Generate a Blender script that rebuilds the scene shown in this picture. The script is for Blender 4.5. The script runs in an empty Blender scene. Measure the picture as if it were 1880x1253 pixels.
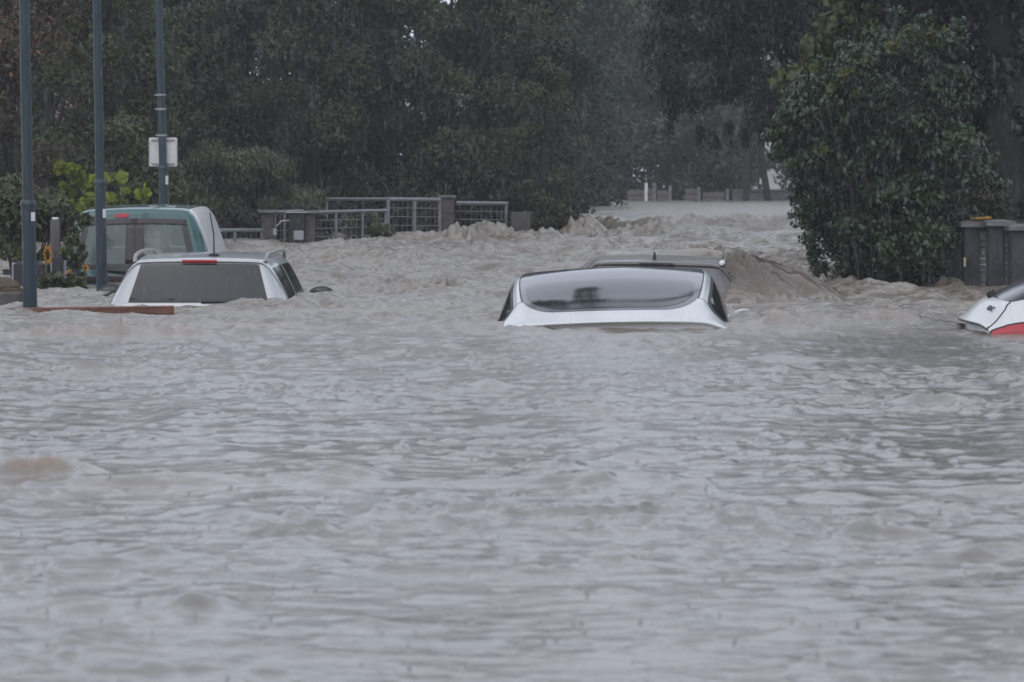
import bpy, math, random
import numpy as np
from mathutils import Vector

random.seed(7)
RNG = np.random.default_rng(7)
C = bpy.context.scene.collection
SC = bpy.context.scene
F = 6900.0          # focal length in photo pixels (photo 1880 wide)
CAMZ = 1.2
HOR = 331.0         # horizon row in the photo
R = math.radians

# ------------------------------------------------------------------ helpers
def at(px, py, D):
    """world point at distance D seen at photo pixel px, py (used to measure real positions)"""
    return ((px - 940) / F * D, D, CAMZ - (py - HOR) / F * D)

def X(px, D): return (px - 940) / F * D
def Z(py, D): return CAMZ - (py - HOR) / F * D

def tag(o, label=None, cat=None, group=None, kind=None):
    if label: o['label'] = label
    if cat: o['category'] = cat
    if group: o['group'] = group
    if kind: o['kind'] = kind
    return o

def empty(name, loc, label, cat, group=None, rz=0.0, rx=0.0, ry=0.0):
    o = bpy.data.objects.new(name, None)
    C.objects.link(o)
    o.empty_display_size = 0.3
    o.location = loc
    o.rotation_euler = (rx, ry, rz)
    return tag(o, label, cat, group)

def np_mesh(name, V, Fc, mat=None, parent=None, smooth=True, attrs=None, loc=None):
    """V (N,3); Fc (M,k) uniform polygon size"""
    V = np.asarray(V, np.float32); Fc = np.asarray(Fc, np.int32)
    k = Fc.shape[1]
    me = bpy.data.meshes.new(name)
    me.vertices.add(len(V)); me.vertices.foreach_set('co', V.ravel())
    me.loops.add(Fc.size); me.loops.foreach_set('vertex_index', Fc.ravel())
    me.polygons.add(len(Fc))
    me.polygons.foreach_set('loop_start', np.arange(0, Fc.size, k, dtype=np.int32))
    me.polygons.foreach_set('loop_total', np.full(len(Fc), k, np.int32))
    me.polygons.foreach_set('use_smooth', np.full(len(Fc), smooth, bool))
    if attrs:
        for n, a in attrs.items():
            at_ = me.attributes.new(n, 'FLOAT', 'POINT')
            at_.data.foreach_set('value', np.asarray(a, np.float32))
    me.update(calc_edges=True)
    me.validate()
    o = bpy.data.objects.new(name, me)
    C.objects.link(o)
    if mat: me.materials.append(mat)
    if parent: o.parent = parent
    if loc is not None: o.location = loc
    return o

class MB:
    """collects shapes, links them as ONE mesh object"""
    def __init__(s): s.v = []; s.f = []
    def add(s, vs, fs):
        b = len(s.v); s.v += [tuple(map(float, p)) for p in vs]; s.f += [tuple(i + b for i in f) for f in fs]
    def box(s, x0, x1, y0, y1, z0, z1):
        s.add([(x0,y0,z0),(x1,y0,z0),(x1,y1,z0),(x0,y1,z0),(x0,y0,z1),(x1,y0,z1),(x1,y1,z1),(x0,y1,z1)],
              [(0,3,2,1),(4,5,6,7),(0,1,5,4),(1,2,6,5),(2,3,7,6),(3,0,4,7)])
    def tube(s, pts, rad, n=10, caps=True):
        pts = [Vector(p) for p in pts]
        if not hasattr(rad, '__len__'): rad = [rad] * len(pts)
        rings = []
        up = Vector((0.03, 0.02, 1))
        for i, p in enumerate(pts):
            t = (pts[min(i+1, len(pts)-1)] - pts[max(i-1, 0)]).normalized()
            a = t.cross(up)
            if a.length < 1e-3: a = t.cross(Vector((1, 0, 0)))
            a.normalize(); b = t.cross(a).normalized()
            rings.append([p + (a * math.cos(q) + b * math.sin(q)) * rad[i] for q in [2*math.pi*j/n for j in range(n)]])
        vs = [p for r in rings for p in r]; fs = []
        for i in range(len(pts)-1):
            for j in range(n):
                k = (j+1) % n
                fs.append((i*n+j, i*n+k, (i+1)*n+k, (i+1)*n+j))
        if caps:
            fs.append(tuple(range(n))); fs.append(tuple((len(pts)-1)*n + j for j in reversed(range(n))))
        s.add(vs, fs)
    def ell(s, c, r, nu=14, nv=9):
        vs = []; fs = []
        for i in range(nv+1):
            th = math.pi*i/nv
            for j in range(nu):
                ph = 2*math.pi*j/nu
                vs.append((c[0]+r[0]*math.sin(th)*math.cos(ph), c[1]+r[1]*math.sin(th)*math.sin(ph), c[2]+r[2]*math.cos(th)))
        for i in range(nv):
            for j in range(nu):
                k = (j+1) % nu
                fs.append((i*nu+j, (i+1)*nu+j, (i+1)*nu+k, i*nu+k))
        s.add(vs, fs)
    def build(s, name, mat, parent=None, bevel=0.0, smooth=True, jitter=0.0):
        me = bpy.data.meshes.new(name)
        vs = s.v
        if jitter: vs = [(x+random.uniform(-jitter,jitter), y+random.uniform(-jitter,jitter), z+random.uniform(-jitter,jitter)) for x,y,z in vs]
        me.from_pydata(vs, [], s.f); me.validate(); me.update()
        o = bpy.data.objects.new(name, me); C.objects.link(o)
        me.materials.append(mat)
        if smooth:
            for p in me.polygons: p.use_smooth = True
        if bevel:
            m = o.modifiers.new('bevel', 'BEVEL'); m.width = bevel; m.segments = 2; m.limit_method = 'ANGLE'; m.angle_limit = R(40)
        if smooth and not bevel:
            try: me.set_sharp_from_angle(angle=R(40))
            except Exception: pass
        if bevel:
            try: me.set_sharp_from_angle(angle=R(180))
            except Exception: pass
            m2 = o.modifiers.new('wn', 'WEIGHTED_NORMAL')
        if parent: o.parent = parent
        return o

# ------------------------------------------------------------------ materials
def mat(name, col, rough=0.5, metal=0.0, var=0.0, scale=6.0, bump=0.0, bscale=40.0, coat=0.0, coatr=0.06, ior=1.45,
        col2=None, spec=None, obj=True, stretch=None):
    m = bpy.data.materials.new(name); m.use_nodes = True
    nt = m.node_tree; b = nt.nodes['Principled BSDF']
    b.inputs['Base Color'].default_value = (*col, 1); b.inputs['Roughness'].default_value = rough
    b.inputs['Metallic'].default_value = metal; b.inputs['IOR'].default_value = ior
    if coat: b.inputs['Coat Weight'].default_value = coat; b.inputs['Coat Roughness'].default_value = coatr
    if spec is not None: b.inputs['Specular IOR Level'].default_value = spec
    tc = nt.nodes.new('ShaderNodeTexCoord')
    src = tc.outputs['Object']
    if stretch:
        mp = nt.nodes.new('ShaderNodeMapping'); mp.inputs['Scale'].default_value = stretch
        nt.links.new(src, mp.inputs['Vector']); src = mp.outputs['Vector']
    if var or col2:
        n = nt.nodes.new('ShaderNodeTexNoise'); n.inputs['Scale'].default_value = scale; n.inputs['Detail'].default_value = 7
        n.inputs['Roughness'].default_value = 0.62
        nt.links.new(src, n.inputs['Vector'])
        r = nt.nodes.new('ShaderNodeValToRGB')
        c2 = col2 if col2 else tuple(min(1, c*(1+var)) for c in col)
        c1 = col if col2 else tuple(c*(1-var) for c in col)
        r.color_ramp.elements[0].position = 0.36; r.color_ramp.elements[1].position = 0.66
        r.color_ramp.elements[0].color = (*c1, 1); r.color_ramp.elements[1].color = (*c2, 1)
        nt.links.new(n.outputs['Fac'], r.inputs['Fac']); nt.links.new(r.outputs['Color'], b.inputs['Base Color'])
        mr = nt.nodes.new('ShaderNodeMapRange'); mr.inputs['To Min'].default_value = max(0.02, rough*0.75); mr.inputs['To Max'].default_value = min(1, rough*1.25)
        nt.links.new(n.outputs['Fac'], mr.inputs['Value']); nt.links.new(mr.outputs['Result'], b.inputs['Roughness'])
    if bump:
        n2 = nt.nodes.new('ShaderNodeTexNoise'); n2.inputs['Scale'].default_value = bscale; n2.inputs['Detail'].default_value = 5
        nt.links.new(src, n2.inputs['Vector'])
        bp = nt.nodes.new('ShaderNodeBump'); bp.inputs['Strength'].default_value = bump; bp.inputs['Distance'].default_value = 0.02
        nt.links.new(n2.outputs['Fac'], bp.inputs['Height']); nt.links.new(bp.outputs['Normal'], b.inputs['Normal'])
    return m

def leaf_mat(name, dark, light, rough=0.60, trans=0.25, accent=None, acc_pos=0.93):
    """leaf colour differs from leaf to leaf through the per-leaf attribute tint"""
    m = bpy.data.materials.new(name); m.use_nodes = True
    nt = m.node_tree; b = nt.nodes['Principled BSDF']; out = nt.nodes['Material Output']
    a = nt.nodes.new('ShaderNodeAttribute'); a.attribute_name = 'tint'
    r = nt.nodes.new('ShaderNodeValToRGB')
    r.color_ramp.elements[0].color = (*dark, 1); r.color_ramp.elements[1].color = (*light, 1)
    r.color_ramp.elements[0].position = 0.1; r.color_ramp.elements[1].position = 0.85
    if accent:
        e = r.color_ramp.elements.new(acc_pos); e.color = (*accent, 1)
    nt.links.new(a.outputs['Fac'], r.inputs['Fac']); nt.links.new(r.outputs['Color'], b.inputs['Base Color'])
    b.inputs['Roughness'].default_value = rough; b.inputs['IOR'].default_value = 1.45
    t = nt.nodes.new('ShaderNodeBsdfTranslucent'); nt.links.new(r.outputs['Color'], t.inputs['Color'])
    mx = nt.nodes.new('ShaderNodeMixShader'); mx.inputs['Fac'].default_value = trans
    nt.links.new(b.outputs[0], mx.inputs[1]); nt.links.new(t.outputs[0], mx.inputs[2]); nt.links.new(mx.outputs[0], out.inputs['Surface'])
    return m

def glass_mat(name, col, clear=0.0, rough=0.03):
    m = bpy.data.materials.new(name); m.use_nodes = True
    nt = m.node_tree; b = nt.nodes['Principled BSDF']; out = nt.nodes['Material Output']
    b.inputs['Roughness'].default_value = rough; b.inputs['IOR'].default_value = 1.52
    tc = nt.nodes.new('ShaderNodeTexCoord'); n = nt.nodes.new('ShaderNodeTexNoise'); n.inputs['Scale'].default_value = 60; n.inputs['Detail'].default_value = 3
    nt.links.new(tc.outputs['Object'], n.inputs['Vector'])
    mx0 = nt.nodes.new('ShaderNodeMix'); mx0.data_type = 'RGBA'
    mx0.inputs['A'].default_value = (*col, 1); mx0.inputs['B'].default_value = (*[c*1.35+0.003 for c in col], 1)
    nt.links.new(n.outputs['Fac'], mx0.inputs['Factor']); nt.links.new(mx0.outputs['Result'], b.inputs['Base Color'])
    bp = nt.nodes.new('ShaderNodeBump'); bp.inputs['Strength'].default_value = 0.06; bp.inputs['Distance'].default_value = 0.004
    nt.links.new(n.outputs['Fac'], bp.inputs['Height']); nt.links.new(bp.outputs['Normal'], b.inputs['Normal'])
    if clear:
        t = nt.nodes.new('ShaderNodeBsdfTransparent'); t.inputs['Color'].default_value = (0.85, 0.92, 0.9, 1)
        mx = nt.nodes.new('ShaderNodeMixShader'); mx.inputs['Fac'].default_value = clear
        nt.links.new(b.outputs[0], mx.inputs[1]); nt.links.new(t.outputs[0], mx.inputs[2]); nt.links.new(mx.outputs[0], out.inputs['Surface'])
    return m

M = dict(
    white_paint=mat('white_paint', (0.56, 0.57, 0.58), 0.38, coat=0.55, coatr=0.14, var=0.04, scale=3),
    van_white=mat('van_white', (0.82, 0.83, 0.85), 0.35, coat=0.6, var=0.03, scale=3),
    silver_paint=mat('silver_paint', (0.43, 0.44, 0.46), 0.34, metal=0.25, coat=0.8, var=0.04, scale=3),
    teal_paint=mat('teal_paint', (0.009, 0.074, 0.076), 0.30, coat=0.8, var=0.10, scale=4),
    dark_paint=mat('dark_paint', (0.115, 0.105, 0.10), 0.38, metal=0.2, coat=0.3, var=0.2, scale=5),
    pale_blue_paint=mat('pale_blue_paint', (0.24, 0.36, 0.40), 0.35, coat=0.5, var=0.06),
    black_glass=glass_mat('black_glass', (0.011, 0.014, 0.017)),
    roof_glass=glass_mat('roof_glass', (0.095, 0.098, 0.115), rough=0.10),
    tint_glass=glass_mat('tint_glass', (0.020, 0.030, 0.030)),
    van_glass=glass_mat('van_glass', (0.125, 0.155, 0.155), clear=0.35),
    frit=mat('frit', (0.035, 0.028, 0.032), 0.25, var=0.1),
    rubber=mat('rubber', (0.018, 0.018, 0.020), 0.55, var=0.15, scale=12),
    red_lens=mat('red_lens', (0.36, 0.010, 0.026), 0.35, coat=0.3, var=0.08, scale=20),
    dull_red=mat('dull_red', (0.17, 0.012, 0.022), 0.3, coat=0.6, var=0.1, scale=20),
    chrome=mat('chrome', (0.55, 0.55, 0.56), 0.25, metal=1.0, var=0.05),
    rail_metal=mat('rail_metal', (0.35, 0.34, 0.32), 0.35, metal=0.8, var=0.1, scale=15),
    seat_fabric=mat('seat_fabric', (0.05, 0.055, 0.06), 0.9, var=0.15, scale=20),
    pole_paint=mat('pole_paint', (0.008, 0.024, 0.037), 0.42, var=0.25, scale=3.5, bump=0.05, coat=0.2, stretch=(6, 6, 1)),
    clamp=mat('clamp', (0.30, 0.31, 0.33), 0.45, metal=0.5, var=0.12, scale=18),
    sticker=mat('sticker', (0.66, 0.66, 0.68), 0.5, var=0.06, scale=30),
    sign_back=mat('sign_back', (0.62, 0.61, 0.62), 0.45, metal=0.1, var=0.07, scale=7),
    gate_metal=mat('gate_metal', (0.21, 0.22, 0.235), 0.45, metal=0.5, var=0.15, scale=9),
    wire=mat('wire', (0.17, 0.18, 0.20), 0.5, metal=0.4, var=0.15, scale=9),
    post_stone=mat('post_stone', (0.090, 0.080, 0.075), 0.85, var=0.35, scale=5, bump=0.5, bscale=30),
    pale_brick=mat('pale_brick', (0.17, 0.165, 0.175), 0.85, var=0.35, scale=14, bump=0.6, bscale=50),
    cap_stone=mat('cap_stone', (0.13, 0.13, 0.14), 0.8, var=0.3, scale=6, bump=0.4, bscale=30),
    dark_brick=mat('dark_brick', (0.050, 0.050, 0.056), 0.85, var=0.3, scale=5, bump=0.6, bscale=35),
    lichen=mat('lichen', (0.26, 0.14, 0.02), 0.9, var=0.35, scale=20, bump=0.8, bscale=60),
    pale_plaster=mat('pale_plaster', (0.55, 0.54, 0.55), 0.85, var=0.08, scale=2),
    pink_plaster=mat('pink_plaster', (0.34, 0.19, 0.19), 0.85, var=0.1, scale=2),
    roof_tile=mat('roof_tile', (0.14, 0.06, 0.045), 0.8, var=0.25, scale=8),
    bark=mat('bark', (0.022, 0.020, 0.017), 0.9, var=0.4, scale=5, bump=0.9, bscale=16, stretch=(4, 4, 0.8)),
    wet_wood=mat('wet_wood', (0.155, 0.070, 0.050), 0.55, var=0.4, scale=5, bump=0.3, bscale=30, stretch=(0.8, 8, 8)),
    grey_wood=mat('grey_wood', (0.11, 0.10, 0.10), 0.85, var=0.3, scale=5, bump=0.4, stretch=(6, 6, 1)),
    dark_wood=mat('dark_wood', (0.030, 0.028, 0.034), 0.7, var=0.3, scale=6, bump=0.4, stretch=(6, 6, 1)),
    white_slat=mat('white_slat', (0.34, 0.34, 0.40), 0.6, var=0.12, scale=8),
    petals=mat('petals', (0.55, 0.25, 0.008), 0.6, var=0.2, scale=30),
    seed_disc=mat('seed_disc', (0.035, 0.016, 0.010), 0.9, var=0.3, scale=80, bump=0.8, bscale=120),
    stem=mat('stem', (0.07, 0.09, 0.03), 0.7, var=0.2),
    twig=mat('twig', (0.028, 0.024, 0.022), 0.7, var=0.3),
    moss_earth=mat('moss_earth', (0.045, 0.040, 0.025), 0.95, col2=(0.12, 0.065, 0.035), scale=9, bump=1.0, bscale=25),
    plate=mat('plate', (0.6, 0.6, 0.6), 0.4, var=0.04),
    letter=mat('letter', (0.04, 0.04, 0.05), 0.3, metal=0.5, var=0.1),
    ground=mat('ground', (0.10, 0.085, 0.065), 0.95, var=0.3, scale=0.6, bump=0.5, bscale=6),
)
L = dict(
    dull=leaf_mat('leaf_dull', (0.024, 0.034, 0.016), (0.064, 0.084, 0.036)),
    cool=leaf_mat('leaf_cool', (0.022, 0.034, 0.018), (0.058, 0.080, 0.040)),
    olive=leaf_mat('leaf_olive', (0.045, 0.052, 0.030), (0.105, 0.115, 0.062)),
    willow=leaf_mat('leaf_willow', (0.050, 0.062, 0.034), (0.120, 0.140, 0.075)),
    copper=leaf_mat('leaf_copper', (0.040, 0.034, 0.022), (0.105, 0.078, 0.045), accent=(0.17, 0.07, 0.03)),
    green=leaf_mat('leaf_green', (0.035, 0.048, 0.022), (0.085, 0.105, 0.040)),
    black=leaf_mat('leaf_black', (0.011, 0.013, 0.010), (0.029, 0.033, 0.022), rough=0.65),
    glossy=leaf_mat('leaf_glossy', (0.018, 0.034, 0.016), (0.050, 0.078, 0.036), rough=0.30, trans=0.15),
    lime=leaf_mat('leaf_lime', (0.11, 0.15, 0.015), (0.30, 0.36, 0.035), trans=0.4),
    hazel=leaf_mat('leaf_hazel', (0.042, 0.052, 0.016), (0.092, 0.102, 0.028), trans=0.3, accent=(0.13, 0.13, 0.028)),
    ivy=leaf_mat('leaf_ivy', (0.016, 0.022, 0.014), (0.040, 0.052, 0.028), rough=0.45, trans=0.1),
    russet=leaf_mat('leaf_russet', (0.035, 0.040, 0.022), (0.085, 0.078, 0.045), accent=(0.13, 0.06, 0.03)),
)

# ------------------------------------------------------------------ world, sun, camera
w = bpy.data.worlds.new('World'); SC.world = w; w.use_nodes = True
nt = w.node_tree; bg = nt.nodes['Background']
sky = nt.nodes.new('ShaderNodeTexSky'); sky.sky_type = 'NISHITA'; sky.sun_disc = False
SUN_EL, SUN_ROT = R(48), R(200)
sky.sun_elevation = SUN_EL; sky.sun_rotation = SUN_ROT; sky.dust_density = 4.0; sky.air_density = 1.0; sky.ozone_density = 1.0
hs = nt.nodes.new('ShaderNodeHueSaturation'); hs.inputs['Saturation'].default_value = 0.25
mixc = nt.nodes.new('ShaderNodeMix'); mixc.data_type = 'RGBA'; mixc.inputs['Factor'].default_value = 0.80
mixc.inputs['B'].default_value = (5.85, 6.35, 7.35, 1)      # closed rain cloud: one even grey over the whole dome
nt.links.new(sky.outputs[0], hs.inputs['Color']); nt.links.new(hs.outputs[0], mixc.inputs['A'])
nt.links.new(mixc.outputs['Result'], bg.inputs['Color']); bg.inputs['Strength'].default_value = 0.10

sd = bpy.data.lights.new('sun', 'SUN'); sd.energy = 0.5; sd.angle = R(85); sd.color = (1, 0.97, 0.93)
so = bpy.data.objects.new('sun', sd); C.objects.link(so)
so.rotation_euler = (R(90) - SUN_EL, 0, R(180) - SUN_ROT + R(0))

cd = bpy.data.cameras.new('camera'); cam = bpy.data.objects.new('camera', cd); C.objects.link(cam)
cd.sensor_width = 36; cd.lens = 36 * F / 1880; cd.clip_start = 0.1; cd.clip_end = 2000
cam.location = (0, 0, CAMZ); cam.rotation_euler = (R(90) - math.atan((626.5 - HOR) / F), 0, 0)
cd.dof.use_dof = True; cd.dof.focus_distance = 35; cd.dof.aperture_fstop = 7.5
SC.camera = cam
SC.view_settings.view_transform = 'Standard'; SC.view_settings.look = 'None'; SC.view_settings.gamma = 1; SC.view_settings.exposure = 0.60
try:
    SC.cycles.use_denoising = True; SC.cycles.max_bounces = 8; SC.cycles.transparent_max_bounces = 24; SC.cycles.volume_bounces = 0
    SC.cycles.caustics_reflective = False; SC.cycles.caustics_refractive = False
except Exception: pass

# ------------------------------------------------------------------ noise
_P = np.random.default_rng(11).permutation(512)
_P = np.concatenate([_P, _P, _P])
_G = np.stack([np.cos(np.linspace(0, 2*np.pi, 512, endpoint=False)), np.sin(np.linspace(0, 2*np.pi, 512, endpoint=False))], 1).astype(np.float32)
def perlin(x, y, seed=0):
    x = x + seed*17.13; y = y + seed*9.71
    xi = np.floor(x).astype(np.int64); yi = np.floor(y).astype(np.int64)
    xf = (x - xi).astype(np.float32); yf = (y - yi).astype(np.float32)
    u = xf*xf*xf*(xf*(xf*6-15)+10); v = yf*yf*yf*(yf*(yf*6-15)+10)
    def g(ix, iy, fx, fy):
        h = _P[(_P[ix & 511] + iy) & 511]
        gr = _G[h]
        return gr[..., 0]*fx + gr[..., 1]*fy
    n00 = g(xi, yi, xf, yf); n10 = g(xi+1, yi, xf-1, yf); n01 = g(xi, yi+1, xf, yf-1); n11 = g(xi+1, yi+1, xf-1, yf-1)
    return ((n00*(1-u)+n10*u)*(1-v) + (n01*(1-u)+n11*u)*v) * 1.5
def sstep(a, b, x):
    t = np.clip((x-a)/(b-a), 0, 1); return t*t*(3-2*t)

# ------------------------------------------------------------------ WATER
def lip_line(x):
    return 61.5 + 8*np.clip(2.4-x, 0, 3.0) + .35*(x-3) + .7*perlin(x/1.6, x*0+3.1, 5)
def base_level(x, y):
    b = 0.20*sstep(45, 57, y)
    # the step where the upper pool spills over: its lip runs obliquely
    lip = lip_line(x)
    b = b + 0.31*sstep(lip-4.5, lip+0.5, y)
    return b

BUMPS = [  # px, py, D, height, half width, half length, roughness of the crest
    (75, 868, 15.2, .085, .16, .26, .9), (290, 885, 14.9, .040, .34, .25, .5), (590, 885, 14.9, .034, .22, .22, .4), (655, 872, 15.2, .030, .10, .2, .6),
    (352, 1122, 10.45, .034, .10, .16, .5), (250, 1122, 10.45, .018, .22, .16, .4), (900, 712, 21.6, .040, .14, .3, .5),
    (1095, 752, 19.6, .030, .10, .25, .5), (980, 884, 14.9, .026, .30, .2, .7), (1095, 890, 14.8, .024, .07, .14, .7), (1180, 884, 14.9, .022, .25, .2, .7),
    (1590, 980, 12.7, .026, .10, .15, .5), (1540, 918, 14.1, .020, .14, .2, .6), (1750, 937, 13.6, .026, .12, .2, .5), (1850, 905, 14.4, .026, .18, .25, .5),
    (1730, 740, 20.2, .035, .22, .3, .6), (1380, 752, 19.6, .018, .6, .2, .6), (560, 970, 12.9, .018, .10, .12, .5), (690, 1152, 10.1, .014, .10, .1, .3),
    (200, 1198, 9.5, .014, .16, .1, .3), (470, 966, 13.0, .016, .05, .1, .5), (230, 690, 23, .03, .6, .5, .6), (1540, 660, 25, .022, .5, .4, .5),
    (60, 1078, 11.1, .012, .05, .1, .5), (1310, 996, 12.4, .018, .06, .1, .5), (1060, 484, 44., .14, .30, .5, 1.3), (1160, 978, 12.8, .014, .14, .12, .5), (1650, 1052, 11.5, .012, .25, .12, .5),
    (1850, 1240, 9.1, .014, .09, .1, .3), (1180, 600, 30.4, .03, 1.6, .5, .8),
    (930, 606, 29.72, .020, .12, .14, 1.), (1335, 604, 29.85, .026, .12, .2, 1.2), (1130, 608, 29.72, .010, .5, .08, 1.4), (1000, 608, 29.72, .010, .2, .08, 1.4), (1250, 607, 29.74, .012, .2, .08, 1.4),
    (240, 563, 35.55, .02, .18, .12, 1.2), (350, 562, 35.55, .015, .3, .1, 1.3),
    # standing waves and boils among the cars
    (130, 622, 28.6, .075, .55, .5, .9), (300, 622, 28.8, .060, .4, .45, .9), (470, 615, 29.2, .075, .35, .45, 1.), (560, 560, 35.2, .07, .30, .5, 1.), (450, 565, 35.0, .06, .25, .4, 1.),
    (1440, 603, 30.6, .085, .34, .5, 1.), (1600, 600, 30.8, .070, .40, .5, 1.), (1700, 603, 30.6, .05, .3, .5, 1.),
    (720, 540, 39.5, .10, .24, .5, 1.6), (820, 538, 39.8, .11, .20, .5, 1.6), (770, 545, 39.2, .06, .5, .6, 1.2),
    (845, 455, 57., .20, .26, .55, 1.9), (885, 435, 61., .13, .45, .6, 1.8), (780, 455, 57.5, .08, .6, .8, 1.3), (640, 470, 54., .10, .5, .8, 1.0),
    (945, 445, 60., .08, .6, .8, 1.4), (1070, 438, 61.5, .20, .36, 1.3, 1.5), (1000, 450, 59., .14, .4, 1.0, 1.2), (1240, 440, 60., .07, .6, .8, 1.2),
    (1420, 440, 60.5, .06, .7, .8, 1.1), (1330, 440, 58.5, .06, .5, .8, 1.2), (1150, 440, 60, .10, .4, .8, 1.3),
    (1650, 520, 42.5, .06, .30, .5, 1.6), (1740, 520, 42.2, .085, .22, .5, 1.7), (1560, 525, 42., .06, .35, .5, 1.4), (1600, 545, 39., .06, .6, .5, 1.),
    (690, 480, 50, .08, .9, .7, 1.), (560, 480, 50, .06, .8, .7, 1.), (930, 500, 47, .07, .8, .7, 1.), (1060, 478, 50, .10, .5, .8, 1.),
]
DARKCAR = (1.36, 36.2)     # rear centre of the sunken dark car

def water_fields(x, y):
    b = base_level(x, y)
    wx = x + 0.35*perlin(x*.55, y*.45, 1); wy = y + 0.45*perlin(x*.5, y*.4, 2)
    lp = lip_line(x); P_ = sstep(lp-.5, lp+2.5, y)
    T = sstep(26, 36, y) * (1 - 0.95*P_)
    n1 = perlin(wx/1.7, wy/1.3, 3); n2 = perlin(wx/.75, wy/.60, 4); n3 = perlin(wx/.33, wy/.27, 5)
    n4 = perlin(wx/.15, wy/.13, 6); n5 = perlin(x/.07, y/.06, 7)
    rid = 1 - np.abs(perlin(wx/.95, wy/.8, 8))*1.6
    rid2 = 1 - np.abs(perlin(wx/.42, wy/.36, 9))*1.6
    patch = 0.80 + 0.55*sstep(-.25, .45, perlin(x/2.6, y/3.2, 12))
    pk = np.clip(n2 - .20, 0, None)**1.4
    pk0 = np.clip(perlin(wx/.62, wy/.50, 41) - .28, 0, None)**1.2
    pk2 = np.clip(perlin(wx/.62, (wy + 1.3*pk0)/.50, 41) - .28, 0, None)**1.2
    pk3 = np.clip(perlin(x/.24, (y + .12*n3)/.22, 42) - .26, 0, None)**1.1
    pk4 = np.clip(perlin(x/.125 + .5*n3, y/.12, 43) - .16, 0, None)**1.15
    far = 1 + 2.9*sstep(12, 24, y)
    near = .010*n1 + patch*(.048*np.minimum(pk2, .26 + .25*pk2)*(1-.6*sstep(13, 21, y)) + (.034 + .010*sstep(17, 25, y))*pk4*(.35+.65*sstep(-.2, .5, perlin(x/1.1, y/1.3, 44))) + (.026 + .012*sstep(17, 25, y))*pk3*sstep(-.5, .3, n1 + .5*n2) + (.0040*n3 + .0018*n4)*far) + .0007*n5*far
    near = near*(1 - .6*P_) + P_*(.042*perlin(wx/.95, wy/1.0, 51) + .028*perlin(wx/.52, wy/.6, 52))
    big = 1 + .7*sstep(40, 50, y)
    turb = (.062*n1 + .058*rid*patch)*big + .034*rid2*patch + .018*n3 + .010*n4 + .006*n5
    h = b + (1-T)*near + T*turb
    h += -0.045*T
    extra = np.zeros_like(x); froth = np.zeros_like(x)
    fr = 1 - np.abs(perlin(wx/.28, wy/.24, 13))*1.5
    fr2 = perlin(x/.10, y/.10, 14)
    for (px, py, D, hh, wd, ln, ro) in BUMPS:
        cx = X(px, D)
        dx = (x-cx)/wd; dy = (y-D)/ln
        m = (np.abs(dx) < 3.2) & (np.abs(dy) < 3.2)
        if not m.any(): continue
        dxx = dx[m] + .45*perlin(x[m]/(wd*1.3), y[m]/(ln*1.1), 21); dyy = dy[m] + .4*perlin(x[m]/(wd*1.1), y[m]/(ln*1.3), 22)
        if D < 28: dxx = dxx + .22*n3[m] + .16*n4[m]; dyy = dyy + .2*n2[m] + .14*n4[m]
        g = np.exp(-(dxx**2)) * np.where(dyy < 0, np.exp(-(dyy*2.0)**2), np.exp(-(dyy*.7)**2))
        k1, k2, k3 = (.50, .36, .14) if D > 28 else (.42, .16, 0)
        extra[m] += hh*g*(1 + ro*(k1*(fr[m]-.4) + k2*fr2[m] + k3*n5[m]))
        froth[m] = np.maximum(froth[m], g*ro*(.7 if hh > .05 else .12))
    h = h + extra
    # water piled against the sunken dark car and pouring off its right flank
    cx, cy = DARKCAR
    ang = R(-4.0); ca, sa = math.cos(ang), math.sin(ang)
    lx = (x-cx)*ca + (y-cy)*sa; ly = -(x-cx)*sa + (y-cy)*ca
    # fan of water leaving the right roof edge: distance from the roof edge segment
    ey = np.clip(ly, .95, 2.3); ex = np.full_like(lx, .66)
    rx_, ry_ = lx-ex, ly-ey
    rr = np.sqrt(np.clip(rx_, 0, None)**2 + (ry_*1.25)**2)
    th = np.arctan2(ry_, np.maximum(rx_, 1e-3)) + .15*(ly-1.05)
    lobes = 1.16 + .16*perlin(th*1.6, rr*.6, 33) + .14*perlin(ly/.35, lx/.6, 34)
    s_ = np.clip(rr/lobes, 0, 1)
    stripe = perlin(th*6 + .7*n2, rr*1.2 + .4*n3, 31)*.6 + perlin(th*15 + .8*n3, rr*2.2 + .5*n3, 32)*.5 + .2*n4
    fallz = (.50*(1-s_**1.5)**1.1 + .035*n3*(1-s_) + .02*n4 + .11*stripe*sstep(.02, .25, s_)*(1-s_))*sstep(.55, .68, lx)*(s_ < 1)
    sl = np.clip((-lx - .62)/.9, 0, 1)
    fallz = np.maximum(fallz, (.36*(1-sl)**1.5)*(1+.2*n3)*sstep(1.6, 2.6, ly)*(1-sstep(4.2, 6.0, ly))*sstep(.55, .70, -lx)*(1-sstep(1.2, 1.6, -lx)))
    pile = (.43 + .05*n2 + .03*n3)*sstep(3.0, 3.8, ly)*(1-sstep(4.4, 8.0, ly))*np.exp(-np.clip(np.abs(lx)-.55, 0, None)**2/.22)
    fall = np.maximum(fallz, pile)
    h = np.where(fall > .01, np.maximum(h, fall), h)
    fallmask = np.clip(fallz*4, 0, 1)
    # slack water in the lee of the estate's tail and around the plank
    h -= .050*np.exp(-((x+3.15)/.75)**4 - ((y-35.45)/.45)**2) + .035*np.exp(-((x+3.95)/.95)**4 - ((y-34.0)/.5)**2)
    # the white coupe parts the current: a low bow of water along its right side
    wc = np.exp(-((x-2.05)/.16)**2 - ((y-32.6)/.9)**2)*.09
    h += wc*(1+.4*fr2)
    # foam lives on crests of the rough reach
    foam = np.clip(T*sstep(.35, 1.0, .55*rid + .45*rid2 + .35*n4 + .25*n5)*.36, 0, 1)
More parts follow.
